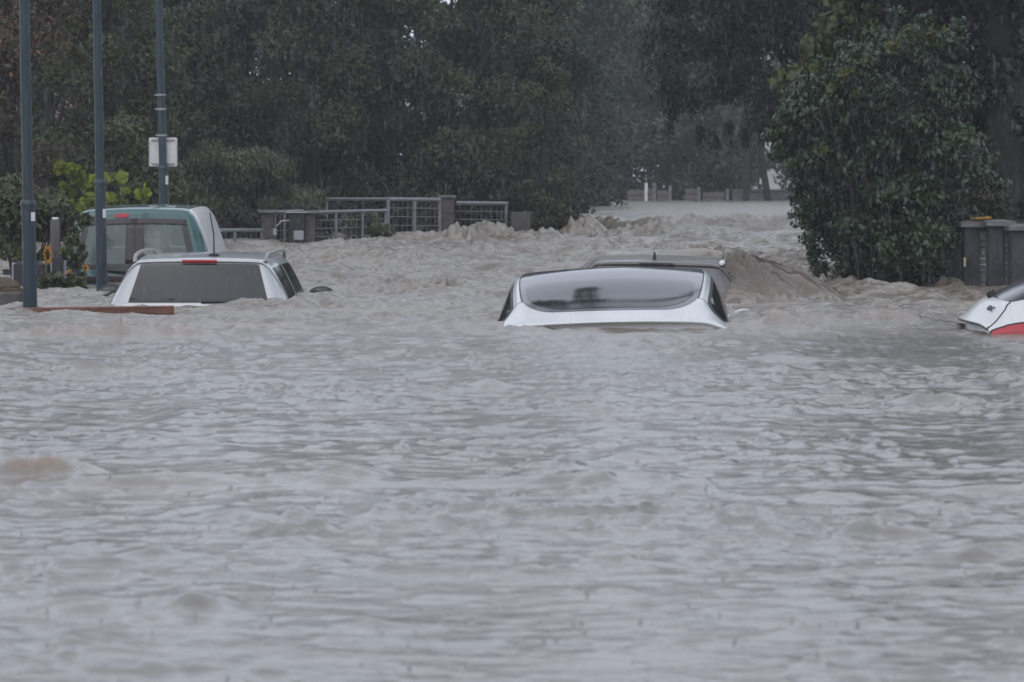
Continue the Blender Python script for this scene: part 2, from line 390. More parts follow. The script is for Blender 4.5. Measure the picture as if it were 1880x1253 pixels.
    lee = sstep(.15, .6, perlin(x/1.6, y/1.6, 15))
    foam = foam*(.35+.65*lee) + froth*sstep(.45, 1.05, fr + .4*fr2)*.34
    foam = np.clip(foam, 0, 1)
    froth = np.where(fallmask > .03, 0, froth)
    foam = np.where(fallmask > .03, .16*sstep(.10, .60, stripe)*np.clip(fallmask*3, 0, 1), foam)
    mud = np.clip(.30*T + froth*1.25 + fallmask*1.0 + .25*perlin(x/2.2, y/2.6, 16), 0, 1)
    return h, foam, mud, T, np.clip(T + .95*P_ + .45*sstep(15, 26, y), 0, 1), fallmask, P_

def build_water():
    Ds = [np.array([4.0, 4.6, 5.2, 5.8, 6.4, 7.0, 7.5])]
    inv = np.linspace(1/8.0, 1/31., 560); Ds.append(1/inv)
    Ds.append(np.linspace(31.07, 46, 300)); Ds.append(np.linspace(46.06, 74, 330)); Ds.append(np.geomspace(74.2, 150, 330)); Ds.append(np.geomspace(151, 190, 8))
    D = np.concatenate(Ds)
    t = np.concatenate([np.linspace(-.42, -.17, 60, endpoint=False), np.linspace(-.17, -.146, 30, endpoint=False), np.linspace(-.146, .146, 860, endpoint=False),
                        np.linspace(.146, .17, 30, endpoint=False), np.linspace(.17, .42, 61)])
    Y, Tt = np.meshgrid(D, t, indexing='ij')
    Xx = Y*Tt
    h, foam, mud, rough, chop, fallm, poolm = water_fields(Xx, Y)
    # splash crowns of raindrops hitting the near water
    nr, nc = h.shape
    r = np.random.default_rng(5)
    for _ in range(950):
        i = r.integers(20, 560); j = r.integers(95, 945)
        hh = .002 + .013*r.random()**3*min(1.6, D[i]/13+.35) * (2.0 if r.random() < .05 else 1)
        ri = 1
        h[i, j] += hh; h[i, j+1] += hh*.55; h[i, j-1] += hh*.35
        if D[i] < 16:
            h[i, j+2] += hh*.2; h[i, j-2] += hh*.15
    V = np.stack([Xx, Y, h], -1).reshape(-1, 3)
    idx = np.arange(nr*nc).reshape(nr, nc)
    Q = np.stack([idx[:-1, :-1], idx[:-1, 1:], idx[1:, 1:], idx[1:, :-1]], -1).reshape(-1, 4)
    # plain sheet under and around the modelled reach, out to the banks
    b = len(V)
    V = np.concatenate([V, np.array([(-110, -25, -.09), (110, -25, -.09), (110, 195, -.09), (-110, 195, -.09)], np.float32)])
    Q = np.concatenate([Q, np.array([[b, b+1, b+2, b+3]])])
    pad = np.zeros(4)
    m = bpy.data.materials.new('flood_water'); m.use_nodes = True
    nt = m.node_tree; N = nt.nodes; lk = nt.links
    p = N['Principled BSDF']
    p.inputs['IOR'].default_value = 1.70
    def attr(n):
        a = N.new('ShaderNodeAttribute'); a.attribute_name = n; return a.outputs['Fac']
    tc = N.new('ShaderNodeTexCoord')
    nz = N.new('ShaderNodeTexNoise'); nz.inputs['Scale'].default_value = 1.7; nz.inputs['Detail'].default_value = 6
    lk.new(tc.outputs['Object'], nz.inputs['Vector'])
    c1 = N.new('ShaderNodeMix'); c1.data_type = 'RGBA'
    c1.inputs['A'].default_value = (.160, .147, .132, 1); c1.inputs['B'].default_value = (.185, .122, .078, 1)
    mul = N.new('ShaderNodeMath'); mul.operation = 'MULTIPLY_ADD'; mul.inputs[1].default_value = .5; 
    lk.new(nz.outputs['Fac'], mul.inputs[0]); lk.new(attr('mud'), mul.inputs[2])
    sub = N.new('ShaderNodeMath'); sub.operation = 'SUBTRACT'; sub.inputs[1].default_value = .22; sub.use_clamp = True
    lk.new(mul.outputs[0], sub.inputs[0]); lk.new(sub.outputs[0], c1.inputs['Factor'])
    c2 = N.new('ShaderNodeMix'); c2.data_type = 'RGBA'; c2.inputs['B'].default_value = (.43, .42, .395, 1)
    cf = N.new('ShaderNodeMix'); cf.data_type = 'RGBA'; cf.inputs['B'].default_value = (.072, .046, .028, 1)   # silt-laden water off the river bed
    cd_ = N.new('ShaderNodeMix'); cd_.data_type = 'RGBA'; cd_.inputs['B'].default_value = (.108, .082, .055, 1)   # stirred-up silt in the rapids
    td = N.new('ShaderNodeMath'); td.operation = 'MULTIPLY'; td.inputs[1].default_value = .85; lk.new(attr('turb'), td.inputs[0])
    lk.new(c1.outputs['Result'], cd_.inputs['A']); lk.new(td.outputs[0], cd_.inputs['Factor'])
    lk.new(cd_.outputs['Result'], cf.inputs['A']); lk.new(attr('fall'), cf.inputs['Factor'])
    lk.new(cf.outputs['Result'], c2.inputs['A'])
    # threads of froth drawn out by the current
    mpf = N.new('ShaderNodeMapping'); mpf.inputs['Scale'].default_value = (1.5, 1.9, 1.5); mpf.inputs['Rotation'].default_value = (0, 0, R(18))
    lk.new(tc.outputs['Object'], mpf.inputs['Vector'])
    nf = N.new('ShaderNodeTexNoise'); nf.inputs['Scale'].default_value = 1.6; nf.inputs['Detail'].default_value = 9; nf.inputs['Roughness'].default_value = .62; nf.inputs['Distortion'].default_value = 1.3
    lk.new(mpf.outputs['Vector'], nf.inputs['Vector'])
    sb = N.new('ShaderNodeMath'); sb.operation = 'SUBTRACT'; sb.inputs[1].default_value = .5; lk.new(nf.outputs['Fac'], sb.inputs[0])
    ab = N.new('ShaderNodeMath'); ab.operation = 'ABSOLUTE'; lk.new(sb.outputs[0], ab.inputs[0])
    tr_ = N.new('ShaderNodeMapRange'); tr_.inputs['From Min'].default_value = .045; tr_.inputs['From Max'].default_value = .008; lk.new(ab.outputs[0], tr_.inputs['Value'])
    tw = N.new('ShaderNodeMapRange'); tw.inputs['To Min'].default_value = .06; tw.inputs['To Max'].default_value = .42; lk.new(attr('turb'), tw.inputs['Value'])
    ml = N.new('ShaderNodeMath'); ml.operation = 'MULTIPLY'; lk.new(tr_.outputs['Result'], ml.inputs[0]); lk.new(tw.outputs['Result'], ml.inputs[1])
    mxm = N.new('ShaderNodeMath'); mxm.operation = 'MAXIMUM'; inv = N.new('ShaderNodeMath'); inv.operation = 'SUBTRACT'; inv.inputs[0].default_value = 1; lk.new(attr('fall'), inv.inputs[1])
    ml2 = N.new('ShaderNodeMath'); ml2.operation = 'MULTIPLY'; lk.new(ml.outputs[0], ml2.inputs[0]); lk.new(inv.outputs[0], ml2.inputs[1])
    lk.new(ml2.outputs[0], mxm.inputs[0]); lk.new(attr('foam'), mxm.inputs[1])
    lk.new(mxm.outputs[0], c2.inputs['Factor'])
    lk.new(c2.outputs['Result'], p.inputs['Base Color'])
    mr = N.new('ShaderNodeMapRange'); mr.inputs['To Min'].default_value = .14; mr.inputs['To Max'].default_value = .6
    lk.new(attr('foam'), mr.inputs['Value'])
    r1 = N.new('ShaderNodeMath'); r1.operation = 'MULTIPLY_ADD'; r1.inputs[1].default_value = .10; lk.new(attr('chop'), r1.inputs[0]); lk.new(mr.outputs['Result'], r1.inputs[2])
    r2 = N.new('ShaderNodeMath'); r2.operation = 'MULTIPLY_ADD'; r2.inputs[1].default_value = .14; lk.new(attr('pool'), r2.inputs[0]); lk.new(r1.outputs[0], r2.inputs[2])
    lk.new(r2.outputs[0], p.inputs['Roughness'])   # rain-beaten water is finely pitted
    n1 = N.new('ShaderNodeTexNoise'); n1.inputs['Scale'].default_value = 11; n1.inputs['Detail'].default_value = 5; n1.inputs['Roughness'].default_value = .55
    lk.new(tc.outputs['Object'], n1.inputs['Vector'])
    bp = N.new('ShaderNodeBump'); bp.inputs['Distance'].default_value = .02
    st = N.new('ShaderNodeMapRange'); st.inputs['To Min'].default_value = .36; st.inputs['To Max'].default_value = .95
    lk.new(attr('chop'), st.inputs['Value']); lk.new(st.outputs['Result'], bp.inputs['Strength'])
    lk.new(n1.outputs['Fac'], bp.inputs['Height']); lk.new(bp.outputs['Normal'], p.inputs['Normal'])
    o = np_mesh('water', V, Q, m, attrs=dict(foam=np.concatenate([foam.ravel(), pad]), mud=np.concatenate([mud.ravel(), pad]), turb=np.concatenate([rough.ravel(), pad]), chop=np.concatenate([chop.ravel(), pad]), fall=np.concatenate([fallm.ravel(), pad]), pool=np.concatenate([poolm.ravel(), pad])))
    tag(o, kind='structure')
build_water()

gmb = MB(); gmb.box(-115, 115, -27, 198, -1.7, -1.35)
tag(gmb.build('ground', M['ground'], smooth=False), kind='structure')

# ------------------------------------------------------------------ car surfaces
def herm(P, u):
    """monotone cubic along axis 0 of P at parameters u"""
    P = np.asarray(P, float); K = len(P)
    d = np.diff(P, axis=0)
    t = np.zeros_like(P)
    a, b = d[:-1], d[1:]
    ok = (a*b) > 0
    h = np.where(ok, 2*a*b/np.where(np.abs(a+b) < 1e-9, 1e-9, a+b), 0)
    av = .5*(a+b)
    t[1:-1] = np.where(ok, np.sign(av)*np.minimum(np.abs(av), 2.2*np.minimum(np.abs(a), np.abs(b))), 0)
    t[0] = d[0]; t[-1] = d[-1]
    u = np.clip(np.asarray(u, float), 0, K-1-1e-9); k = np.floor(u).astype(int); f = (u-k)
    f = f.reshape(f.shape + (1,)*(P.ndim-1))
    p0, p1, m0, m1 = P[k], P[k+1], t[k], t[k+1]
    return (2*f**3-3*f**2+1)*p0 + (f**3-2*f**2+f)*m0 + (-2*f**3+3*f**2)*p1 + (f**3-f**2)*m1

class Loft:
    """car skin: stations run from the rear bumper over the roof to the nose; every station is
    (y, bow, [(x,z) centre, glass edge, rail, belt, shoulder, sill]); bow sets the edges forward of the centre"""
    def __init__(s, st, scale=1.0, xs=1.0):
        P = []
        for (y, bow, pts) in st:
            (x0, z0), (x1, z1) = pts[0], pts[1]
            full = [(0, z0), (x1*.55, z0 - (z0-z1)*.28)] + list(pts[1:])
            row = [(x, y + bow*(x/.9)**2, z) for x, z in full]
            left = [(-x, yy, z) for x, yy, z in row[:0:-1]]
            P.append(left + row)
        s.P = np.array(P)*scale*np.array([xs, 1, 1]); s.K = len(P); s.Mv = len(P[0]); s.c = (s.Mv-1)/2
    def S(s, u, v):
        """u, v equal-shape arrays; v signed from the centre line in control rows"""
        u = np.asarray(u, float); v = np.asarray(v, float); shp = u.shape
        uf, vf = u.ravel(), v.ravel() + s.c
        A = herm(s.P, uf)                       # n, M, 3
        K = s.Mv
        d = np.diff(A, axis=1); t = np.zeros_like(A)
        a, b = d[:, :-1], d[:, 1:]
        ok = (a*b) > 0; av = .5*(a+b)
        t[:, 1:-1] = np.where(ok, np.sign(av)*np.minimum(np.abs(av), 2.2*np.minimum(np.abs(a), np.abs(b))), 0)
        t[:, 0] = d[:, 0]; t[:, -1] = d[:, -1]
        vf = np.clip(vf, 0, K-1-1e-9); k = np.floor(vf).astype(int); f = (vf-k)[:, None]; i = np.arange(len(vf))
        p0, p1, m0, m1 = A[i, k], A[i, k+1], t[i, k], t[i, k+1]
        return ((2*f**3-3*f**2+1)*p0 + (f**3-2*f**2+f)*m0 + (-2*f**3+3*f**2)*p1 + (f**3-f**2)*m1).reshape(shp + (3,))
    def Nrm(s, u, v):
        e = .02
        a = s.S(u+e, v) - s.S(u-e, v); b = s.S(u, v+e) - s.S(u, v-e)
        n = np.cross(b, a); n /= np.maximum(np.linalg.norm(n, axis=-1, keepdims=True), 1e-9)
        return n
    def body(s, name, m, parent, holes=(), nu=8, nv=6, vmax=None):
        us = np.linspace(0, s.K-1, (s.K-1)*nu+1); vs = np.linspace(-s.c, s.c, int(2*s.c)*nv+1)
        U, Vv = np.meshgrid(us, vs, indexing='ij')
        pts = s.S(U, Vv); n0, n1 = U.shape
        idx = np.arange(n0*n1).reshape(n0, n1)
        Q = np.stack([idx[:-1, :-1], idx[:-1, 1:], idx[1:, 1:], idx[1:, :-1]], -1)
        uc = (U[:-1, :-1]+U[1:, 1:])/2; vc = (Vv[:-1, :-1]+Vv[1:, 1:])/2
        keep = np.ones(uc.shape, bool)
        for (ua, ub, va, vb) in holes: keep &= ~((uc > ua) & (uc < ub) & (vc > va) & (vc < vb))
        return np_mesh(name, pts.reshape(-1, 3), Q[keep].reshape(-1, 4), m, parent)
    def patch(s, name, m, parent, U, V, off=.004, thick=.012):
        """a panel lying on the skin, off metres proud, with a real edge"""
        U, V = np.broadcast_arrays(np.asarray(U, float), np.asarray(V, float))
        pts = s.S(U, V); n = s.Nrm(U, V)
        top = pts + n*off; bot = pts + n*(off-thick)
        a, b = U.shape; idx = np.arange(a*b).reshape(a, b)
        Q = np.stack([idx[:-1, :-1], idx[:-1, 1:], idx[1:, 1:], idx[1:, :-1]], -1).reshape(-1, 4)
        rim = np.concatenate([idx[0, :], idx[1:, -1], idx[-1, -2::-1], idx[-2:0:-1, 0]])
        nb = a*b
        V3 = np.concatenate([top.reshape(-1, 3), top.reshape(-1, 3)[rim], bot.reshape(-1, 3)[rim]])
        k = len(rim); j = np.arange(k); jn = (j+1) % k
        Q2 = np.stack([nb+j, nb+k+j, nb+k+jn, nb+jn], -1)
        return np_mesh(name, V3, np.concatenate([Q, Q2]), m, parent)
    def line(s, name, m, parent, us, vs, rad=.004, off=.002):
        us = np.asarray(us, float); vs = np.asarray(vs, float)
        p = s.S(us, vs) + s.Nrm(us, vs)*off
        mb = MB(); mb.tube([tuple(q) for q in p], rad, 6); return mb.build(name, m, parent)

def rounded(u0, u1, wfun, r0, r1, nu=26, nv=31, cr=.42):
    """grid of (U,V) between u0 and u1, half width wfun(u), corners rounded over r0 (start) and r1 (end) in u"""
    us = u0 + (u1-u0)*(.5-.5*np.cos(np.linspace(0, np.pi, nu)))
    U = np.repeat(us[:, None], nv, 1)
    k = np.ones(nu)
    a = np.clip((us-u0)/max(r0, 1e-6), 0, 1); b = np.clip((u1-us)/max(r1, 1e-6), 0, 1)
    ca = np.sqrt(np.clip(1-(1-a)**2, 0, 1)); cb = np.sqrt(np.clip(1-(1-b)**2, 0, 1))
    wv = np.array([wfun(q) for q in us])
    wv = wv - (1-ca)*cr*(r0 > 0) - (1-cb)*.30*(r1 > 0)
    V = wv[:, None]*np.linspace(-1, 1, nv)[None, :]
    return U, V

def side_patch(u_of, va, vb, sign, nu=24, nv=10):
    """side window: u_of(t) -> (u_rear, u_front) with t=0 at the bottom row vb, 1 at the top row va"""
    U = np.zeros((nu, nv)); V = np.zeros((nu, nv))
    for j in range(nv):
        t = j/(nv-1)
        ua, ub = u_of(t)
        U[:, j] = np.linspace(ua, ub, nu); V[:, j] = sign*(vb + (va-vb)*t)
    if sign < 0: U = U[:, ::-1]; V = V[:, ::-1]
    return U, V

# control rows (v): 0 centre, 1 mid, 2 glass edge, 3 rail, 4 belt, 5 shoulder, 6 sill
# ---- white fastback coupe
def coupe():
    st = [
        (.10, .14, [(0,.40),(.60,.40),(.70,.40),(.80,.41),(.84,.40),(.84,.33)]),
        (.00, .16, [(0,.66),(.62,.66),(.74,.66),(.84,.66),(.87,.64),(.88,.35)]),
        (.07, .16, [(0,1.02),(.66,1.00),(.77,.985),(.85,.95),(.89,.88),(.90,.35)]),
        (.02, .20, [(0,1.085),(.66,1.060),(.77,1.030),(.86,.985),(.90,.90),(.91,.35)]),
        (.05, .20, [(0,1.098),(.66,1.075),(.77,1.045),(.865,.995),(.905,.90),(.915,.35)]),
        (.36, .10, [(0,1.165),(.585,1.152),(.735,1.105),(.87,1.00),(.915,.90),(.925,.35)]),
        (.75, .05, [(0,1.265),(.650,1.243),(.725,1.185),(.885,1.00),(.93,.90),(.935,.35)]),
        (1.30,.02, [(0,1.388),(.685,1.342),(.745,1.288),(.90,.99),(.94,.90),(.95,.35)]),
        (2.00,.00, [(0,1.470),(.700,1.412),(.757,1.362),(.915,.98),(.95,.88),(.96,.35)]),
        (2.70,.00, [(0,1.460),(.690,1.420),(.745,1.375),(.925,.96),(.95,.87),(.96,.35)]),
        (3.30,-.05,[(0,1.360),(.66,1.320),(.72,1.275),(.92,.94),(.94,.86),(.95,.35)]),
        (4.10,-.15,[(0,1.00),(.68,.97),(.78,.94),(.90,.90),(.93,.84),(.94,.35)]),
        (4.85,-.25,[(0,.84),(.62,.82),(.72,.80),(.82,.76),(.88,.70),(.90,.35)]),
        (5.05,-.30,[(0,.50),(.60,.50),(.70,.50),(.80,.48),(.85,.46),(.86,.35)]),
    ]
    lf = Loft(st, xs=1.10)
    t = empty('parked_car', (.800, 29.88, -1.015), 'white fastback coupe in the middle, flooded up to its boot lid', 'car', rz=R(-2.5), ry=R(-1.5))
    lf.body('body', M['white_paint'], t, nu=9, nv=7)
    # one big sheet of glass runs from the boot over the roof
    U, V = rounded(5.02, 9.8, lambda u: 2.0, .95, .35, 60, 41, cr=.72)
    g = lf.patch('roof_glass', M['roof_glass'], t, U, V, .003, .02)
    U, V = rounded(5.20, 7.05, lambda u: 1.80, .95, .6, 44, 41, cr=.72)
    lf.patch('rear_window', M['tint_glass'], t, U, V, .0055, .006)
    for sg in (-1, 1):
        s_ = np.linspace(5.95, 9.6, 52)
        lf.line('roof_seam', M['rubber'], t, s_, np.full(52, sg*2.03), .006, .001)
        # side window: dark rubber surround then glass
        rear = lambda q, u0, k: u0 + k*1.25*max(0, (.42-q)/.42)**1.6 + k*.65*max(0, (q-.42)/.58)**2
        U, V = side_patch(lambda q: (rear(q, 5.35, .95), 10.7), 2.97, 4.02, sg, 40, 18)
        lf.patch('window_trim', M['rubber'], t, U, V, .003, .010)
        U, V = side_patch(lambda q: (rear(q, 5.60, .90), 10.5), 3.12, 3.96, sg, 40, 18)
        lf.patch('side_window', M['black_glass'], t, U, V, .006, .006)
        mb = MB(); mb.ell((sg*1.12, 3.1, .985), (.115, .07, .075)); mi = mb.build('wing_mirror', M['white_paint'], t)
        mb = MB(); mb.box(min(sg*.95, sg*1.06), max(sg*.95, sg*1.06), 3.07, 3.13, .95, .98)
        mb.build('mirror_arm', M['rubber'], mi, bevel=.01)
        # fuel-flap side seam
        lf.line('panel_seam', M['rubber'], t, np.full(8, 5.95), sg*np.linspace(2.08, 3.0, 8), .0022, .0005)
    # tail lamps, under the water line
    for sg in (-1, 1):
        U, V = np.meshgrid(np.linspace(1.25, 1.9, 8), sg*np.linspace(1.5, 3.8, 12)[::sg], indexing='ij')
        lf.patch('tail_light', M['dull_red'], t, U, V, .004, .01)
coupe()

# ---- estate-shaped car used for the silver estate and the sunken dark car
EST = [
    (.10, .12, [(0,.38),(.60,.38),(.70,.38),(.82,.39),(.86,.38),(.86,.33)]),
    (.00, .12, [(0,.66),(.64,.66),(.76,.66),(.86,.66),(.90,.62),(.90,.35)]),
    (.00, .10, [(0,.98),(.68,.98),(.78,.97),(.875,.95),(.91,.86),(.92,.35)]),
    (.02, .09, [(0,1.07),(.675,1.068),(.775,1.058),(.875,1.00),(.91,.88),(.92,.35)]),
    (.05, .09, [(0,1.10),(.668,1.097),(.762,1.085),(.878,1.005),(.91,.88),(.92,.35)]),
    (.27, .07, [(0,1.455),(.570,1.445),(.652,1.410),(.885,1.01),(.915,.88),(.93,.35)]),
    (.25, .08, [(0,1.478),(.570,1.464),(.648,1.425),(.885,1.01),(.915,.88),(.93,.35)]),
    (.27, .08, [(0,1.500),(.570,1.482),(.646,1.440),(.885,1.01),(.915,.88),(.93,.35)]),
    (.60, .03, [(0,1.520),(.585,1.500),(.655,1.455),(.890,1.01),(.92,.88),(.935,.35)]),
    (1.40,.00, [(0,1.538),(.610,1.515),(.680,1.470),(.905,1.00),(.93,.88),(.94,.35)]),
    (2.30,.00, [(0,1.530),(.615,1.508),(.680,1.462),(.91,.99),(.935,.87),(.945,.35)]),
    (2.90,-.04,[(0,1.455),(.60,1.430),(.665,1.385),(.91,.98),(.93,.87),(.94,.35)]),
    (3.85,-.12,[(0,1.03),(.66,1.01),(.76,.98),(.89,.93),(.92,.85),(.93,.35)]),
    (4.60,-.22,[(0,.86),(.62,.85),(.72,.83),(.83,.78),(.88,.70),(.90,.35)]),
    (4.75,-.25,[(0,.50),(.60,.50),(.70,.50),(.80,.48),(.85,.46),(.86,.35)]),
]
def estate(loc, rz, paint, label, cat, glassm, mirror=True, ry=0.0, scale=1.0, rails=True, name='parked_car', antenna='whip', rx=0.0, lampm='red_lens'):
    lf = Loft(EST, scale)
    t = empty(name, loc, label, cat, rz=rz, ry=ry, rx=rx)
    lf.body('body', paint, t, nu=7, nv=6)
    U, V = rounded(3.75, 5.0, lambda u: 1.985, .10, .10, 26, 31)
    rw = lf.patch('rear_window', glassm, t, U, V, .005, .02)
    U, V = np.meshgrid(np.linspace(5.72, 6.35, 6), np.linspace(-.52, .52, 21), indexing='ij')
    lf.patch('brake_light', M[lampm], t, U, V, .014, .03)
    # rear wiper
    a = lf.S(np.array([3.88, 4.02]), np.array([.25, -.1])); 
    wb = [tuple(q + np.array([0, -.018, 0])) for q in lf.S(np.linspace(3.90, 3.98, 8), np.linspace(.10, 1.25, 8))]
    mb = MB(); mb.tube(wb, [.016]*8, 6); mb.build('rear_wiper', M['rubber'], t)
    for sg in (-1, 1):
        for (ua, ub) in ((7.35, 8.75), (8.95, 9.95), (10.1, 11.35)):
            U, V = side_patch(lambda q: (ua + (.28*q if ua < 8 else 0), ub - (.9*q if ub > 11 else 0)), 3.18, 3.94, sg, 16, 8)
            lf.patch('side_window', M['black_glass'], t, U, V, .005, .012)
        if rails:
            us = np.linspace(7.35, 10.7, 26); p = lf.S(us, np.full(26, sg*2.72)); nn = lf.Nrm(us, np.full(26, sg*2.72))
            lift = .062*np.clip(np.minimum(np.arange(26)/3.0, (25-np.arange(26))/3.0), 0, 1)
            lift = np.sqrt(np.clip(lift/.062, 0, 1))*.062
            q = p + np.array([0, 0, 1])*lift[:, None] + np.array([sg*.010, 0, 0])
            mb = MB(); mb.tube([tuple(z) for z in q], [.019]*26, 8)
            mb.build('roof_rail', M['rail_metal'], t)
        if mirror:
            mx = 1.02 if sg > 0 else -1.15
            mb = MB(); mz = 1.095 if sg < 0 else 1.085
            mb.ell((mx, 2.95, mz), (.135, .085, .095 if sg < 0 else .08)); mi = mb.build('wing_mirror', M['rubber'], t)
            mb = MB(); mb.ell((mx, 2.95-.073, mz-.005), (.112, .022, .072)); mb.build('mirror_glass', M['tint_glass'], mi)
        U, V = np.meshgrid(np.linspace(1.4, 2.7, 8), sg*np.linspace(2.2, 4.2, 10)[::sg], indexing='ij')
        lf.patch('tail_light', M['dull_red'], t, U, V, .004, .012)
    base = lf.S(np.array([8.05]), np.array([.33]))[0]
    mb = MB()
    if antenna == 'whip':
        mb.ell(tuple(base + np.array([0, 0, .008])), (.055, .07, .022)); mb.tube([tuple(base), tuple(base + np.array([-.005, .03, .20])), tuple(base + np.array([-.03, -.10, .42]))], [.011, .007, .005], 6)
    else:
        b2 = lf.S(np.array([8.0]), np.array([-.1]))[0]
        mb.add([b2+np.array(q) for q in [(-.02,-.06,-.01),(.02,-.06,-.01),(.02,.09,-.01),(-.02,.09,-.01),(-.006,-.055,.075),(.006,-.055,.075),(.006,-.03,.075),(-.006,-.03,.075)]],
               [(0,3,2,1),(4,5,6,7),(0,1,5,4),(1,2,6,5),(2,3,7,6),(3,0,4,7)])
    mb.build('antenna', M['rubber'], t)
    return t, lf
estate((-2.995, 35.75, -1.055), R(-.3), M['silver_paint'], 'silver estate car with roof rails and red brake light, sunk to its rear window', 'car', M['black_glass'])
dk, dkl = estate((DARKCAR[0], DARKCAR[1], -1.095), R(-4.0), M['dark_paint'], 'dark grey car almost under water behind the white coupe, current pouring over its flank', 'car', M['roof_glass'], mirror=False, ry=R(1.0), antenna='fin', rails=False, lampm='rubber')
mb = MB(); pr = dkl.S(np.array([7.2, 7.6, 8.0, 8.4]), np.array([2.8]*4)) + np.array([0, 0, .03])
mb.tube([tuple(q) for q in pr], [.012, .03, .026, .01], 8); mb.build('roof_rail', M['sticker'], dk)

# ---- teal van
def van():
    st = [
        (.08, .05, [(0,.40),(.60,.40),(.72,.40),(.82,.41),(.86,.40),(.86,.35)]),
        (.00, .06, [(0,.80),(.62,.80),(.74,.80),(.84,.80),(.88,.76),(.88,.35)]),
        (.00, .06, [(0,1.00),(.66,1.00),(.77,.99),(.865,.96),(.89,.86),(.89,.35)]),
        (.03, .06, [(0,1.13),(.665,1.13),(.755,1.12),(.865,1.02),(.89,.88),(.89,.35)]),
        (.13, .05, [(0,1.68),(.560,1.66),(.652,1.60),(.868,1.03),(.89,.88),(.89,.35)]),
        (.16, .05, [(0,1.775),(.550,1.750),(.638,1.69),(.870,1.03),(.89,.88),(.89,.35)]),
        (.24, .04, [(0,1.815),(.545,1.79),(.630,1.735),(.872,1.03),(.89,.88),(.89,.35)]),
        (.60, .02, [(0,1.835),(.560,1.81),(.645,1.755),(.878,1.03),(.895,.88),(.89,.35)]),
        (1.6, .00, [(0,1.85),(.58,1.825),(.665,1.765),(.885,1.02),(.90,.88),(.90,.35)]),
        (2.7, .00, [(0,1.83),(.58,1.805),(.665,1.74),(.885,1.01),(.90,.88),(.90,.35)]),
        (3.2,-.04, [(0,1.72),(.57,1.70),(.65,1.63),(.885,1.00),(.90,.87),(.90,.35)]),
        (4.0,-.12, [(0,1.10),(.64,1.08),(.74,1.05),(.87,.96),(.89,.86),(.89,.35)]),
        (4.5,-.2,  [(0,.95),(.62,.94),(.72,.92),(.82,.85),(.86,.75),(.87,.35)]),
        (4.6,-.2,  [(0,.50),(.60,.50),(.70,.50),(.80,.48),(.85,.46),(.86,.35)]),
    ]
    lf = Loft(st, xs=1.02)
    D = 42.0
    t = empty('delivery_van', (X(249, D), D, -.93), 'teal van with two rear windows behind the silver estate', 'van', rz=R(.6), ry=R(-.6))
    lf.body('body', M['teal_paint'], t, holes=[(3.08, 3.92, -1.75, -.24), (3.08, 3.92, .24, 1.75), (10.1, 10.95, -1.8, 1.8)], nu=10, nv=12)
    # tinted surround of the two doors
    for sg in (-1, 1):
        # surround strip built as four bars around each pane
        bars = []
        ua, ub, va, vb = 3.04, 4.10, .0, 2.03
        for (u0, u1, v0, v1) in ((ua, 3.16, va, vb), (3.86, ub, va, vb), (3.16, 3.86, va, .29), (3.16, 3.86, 1.72, vb)):
            U, V = np.meshgrid(np.linspace(u0, u1, 8), sg*np.linspace(v0, v1, 10)[::sg], indexing='ij'); bars.append((U, V))
        fr = None
        for U, V in bars:
            pass
        mbv, mbq, off = [], [], 0
        for U, V in bars:
            p = lf.S(U, V) + lf.Nrm(U, V)*.006; a, b = U.shape; idx = np.arange(a*b).reshape(a, b) + off
            mbv.append(p.reshape(-1, 3)); mbq.append(np.stack([idx[:-1, :-1], idx[:-1, 1:], idx[1:, 1:], idx[1:, :-1]], -1).reshape(-1, 4)); off += a*b
        so_ = np_mesh('window_surround', np.concatenate(mbv), np.concatenate(mbq), M['frit'], t)
        sm = so_.modifiers.new('solid', 'SOLIDIFY'); sm.thickness = .012; sm.offset = -1
        U, V = np.meshgrid(np.linspace(3.10, 3.92, 10), sg*np.linspace(.26, 1.78, 16)[::sg], indexing='ij')
        lf.patch('rear_window', M['van_glass'], t, U, V, .001, .006)
        # seat with headrest inside
        mb = MB(); sx = sg*.38
        mb.box(sx-.24, sx+.24, 1.9, 2.05, .75, 1.34); mb.box(sx-.13, sx+.13, 1.93, 2.03, 1.36, 1.55)
        mb.build('seat', M['seat_fabric'], t, bevel=.05)
        U, V = side_patch(lambda q: (10.0 - .0*q - 1.0, 10.9 - .7*q), 3.2, 3.92, sg, 14, 8)
        lf.patch('side_window', M['black_glass'], t, U, V, .005, .012)
        U, V = np.meshgrid(np.linspace(1.3, 2.9, 8), sg*np.linspace(3.15, 4.5, 8)[::sg], indexing='ij')
        lf.patch('tail_light', M['dull_red'], t, U, V, .004, .012)
    # the right flank carries a pale panel from the roof edge down
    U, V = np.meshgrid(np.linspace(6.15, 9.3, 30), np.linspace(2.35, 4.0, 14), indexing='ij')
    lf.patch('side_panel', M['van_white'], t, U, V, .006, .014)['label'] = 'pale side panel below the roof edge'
    U, V = np.meshgrid(np.linspace(4.18, 4.62, 6), np.linspace(-.70, -.22, 12), indexing='ij')
    lf.patch('brake_light', M['red_lens'], t, U, V, .016, .03)
    mb = MB(); mb.tube([tuple(q + np.array([0, -.03, 0])) for q in lf.S(np.array([2.9, 2.93, 2.96, 3.0]), np.array([.1, -.3, -.6, -.95]))], [.03, .025, .02, .012], 6)
    mb.build('rear_wiper', M['rubber'], t)
    mb = MB(); mb.box(-.62, -.02, -.028, -.002, 1.00, 1.065); mb.build('handle_trim', M['frit'], t, bevel=.01)
    mb = MB(); mb.box(-.62, -.40, -.030, -.004, .885, .965); mb.build('number_plate', M['plate'], t, bevel=.004)
van()

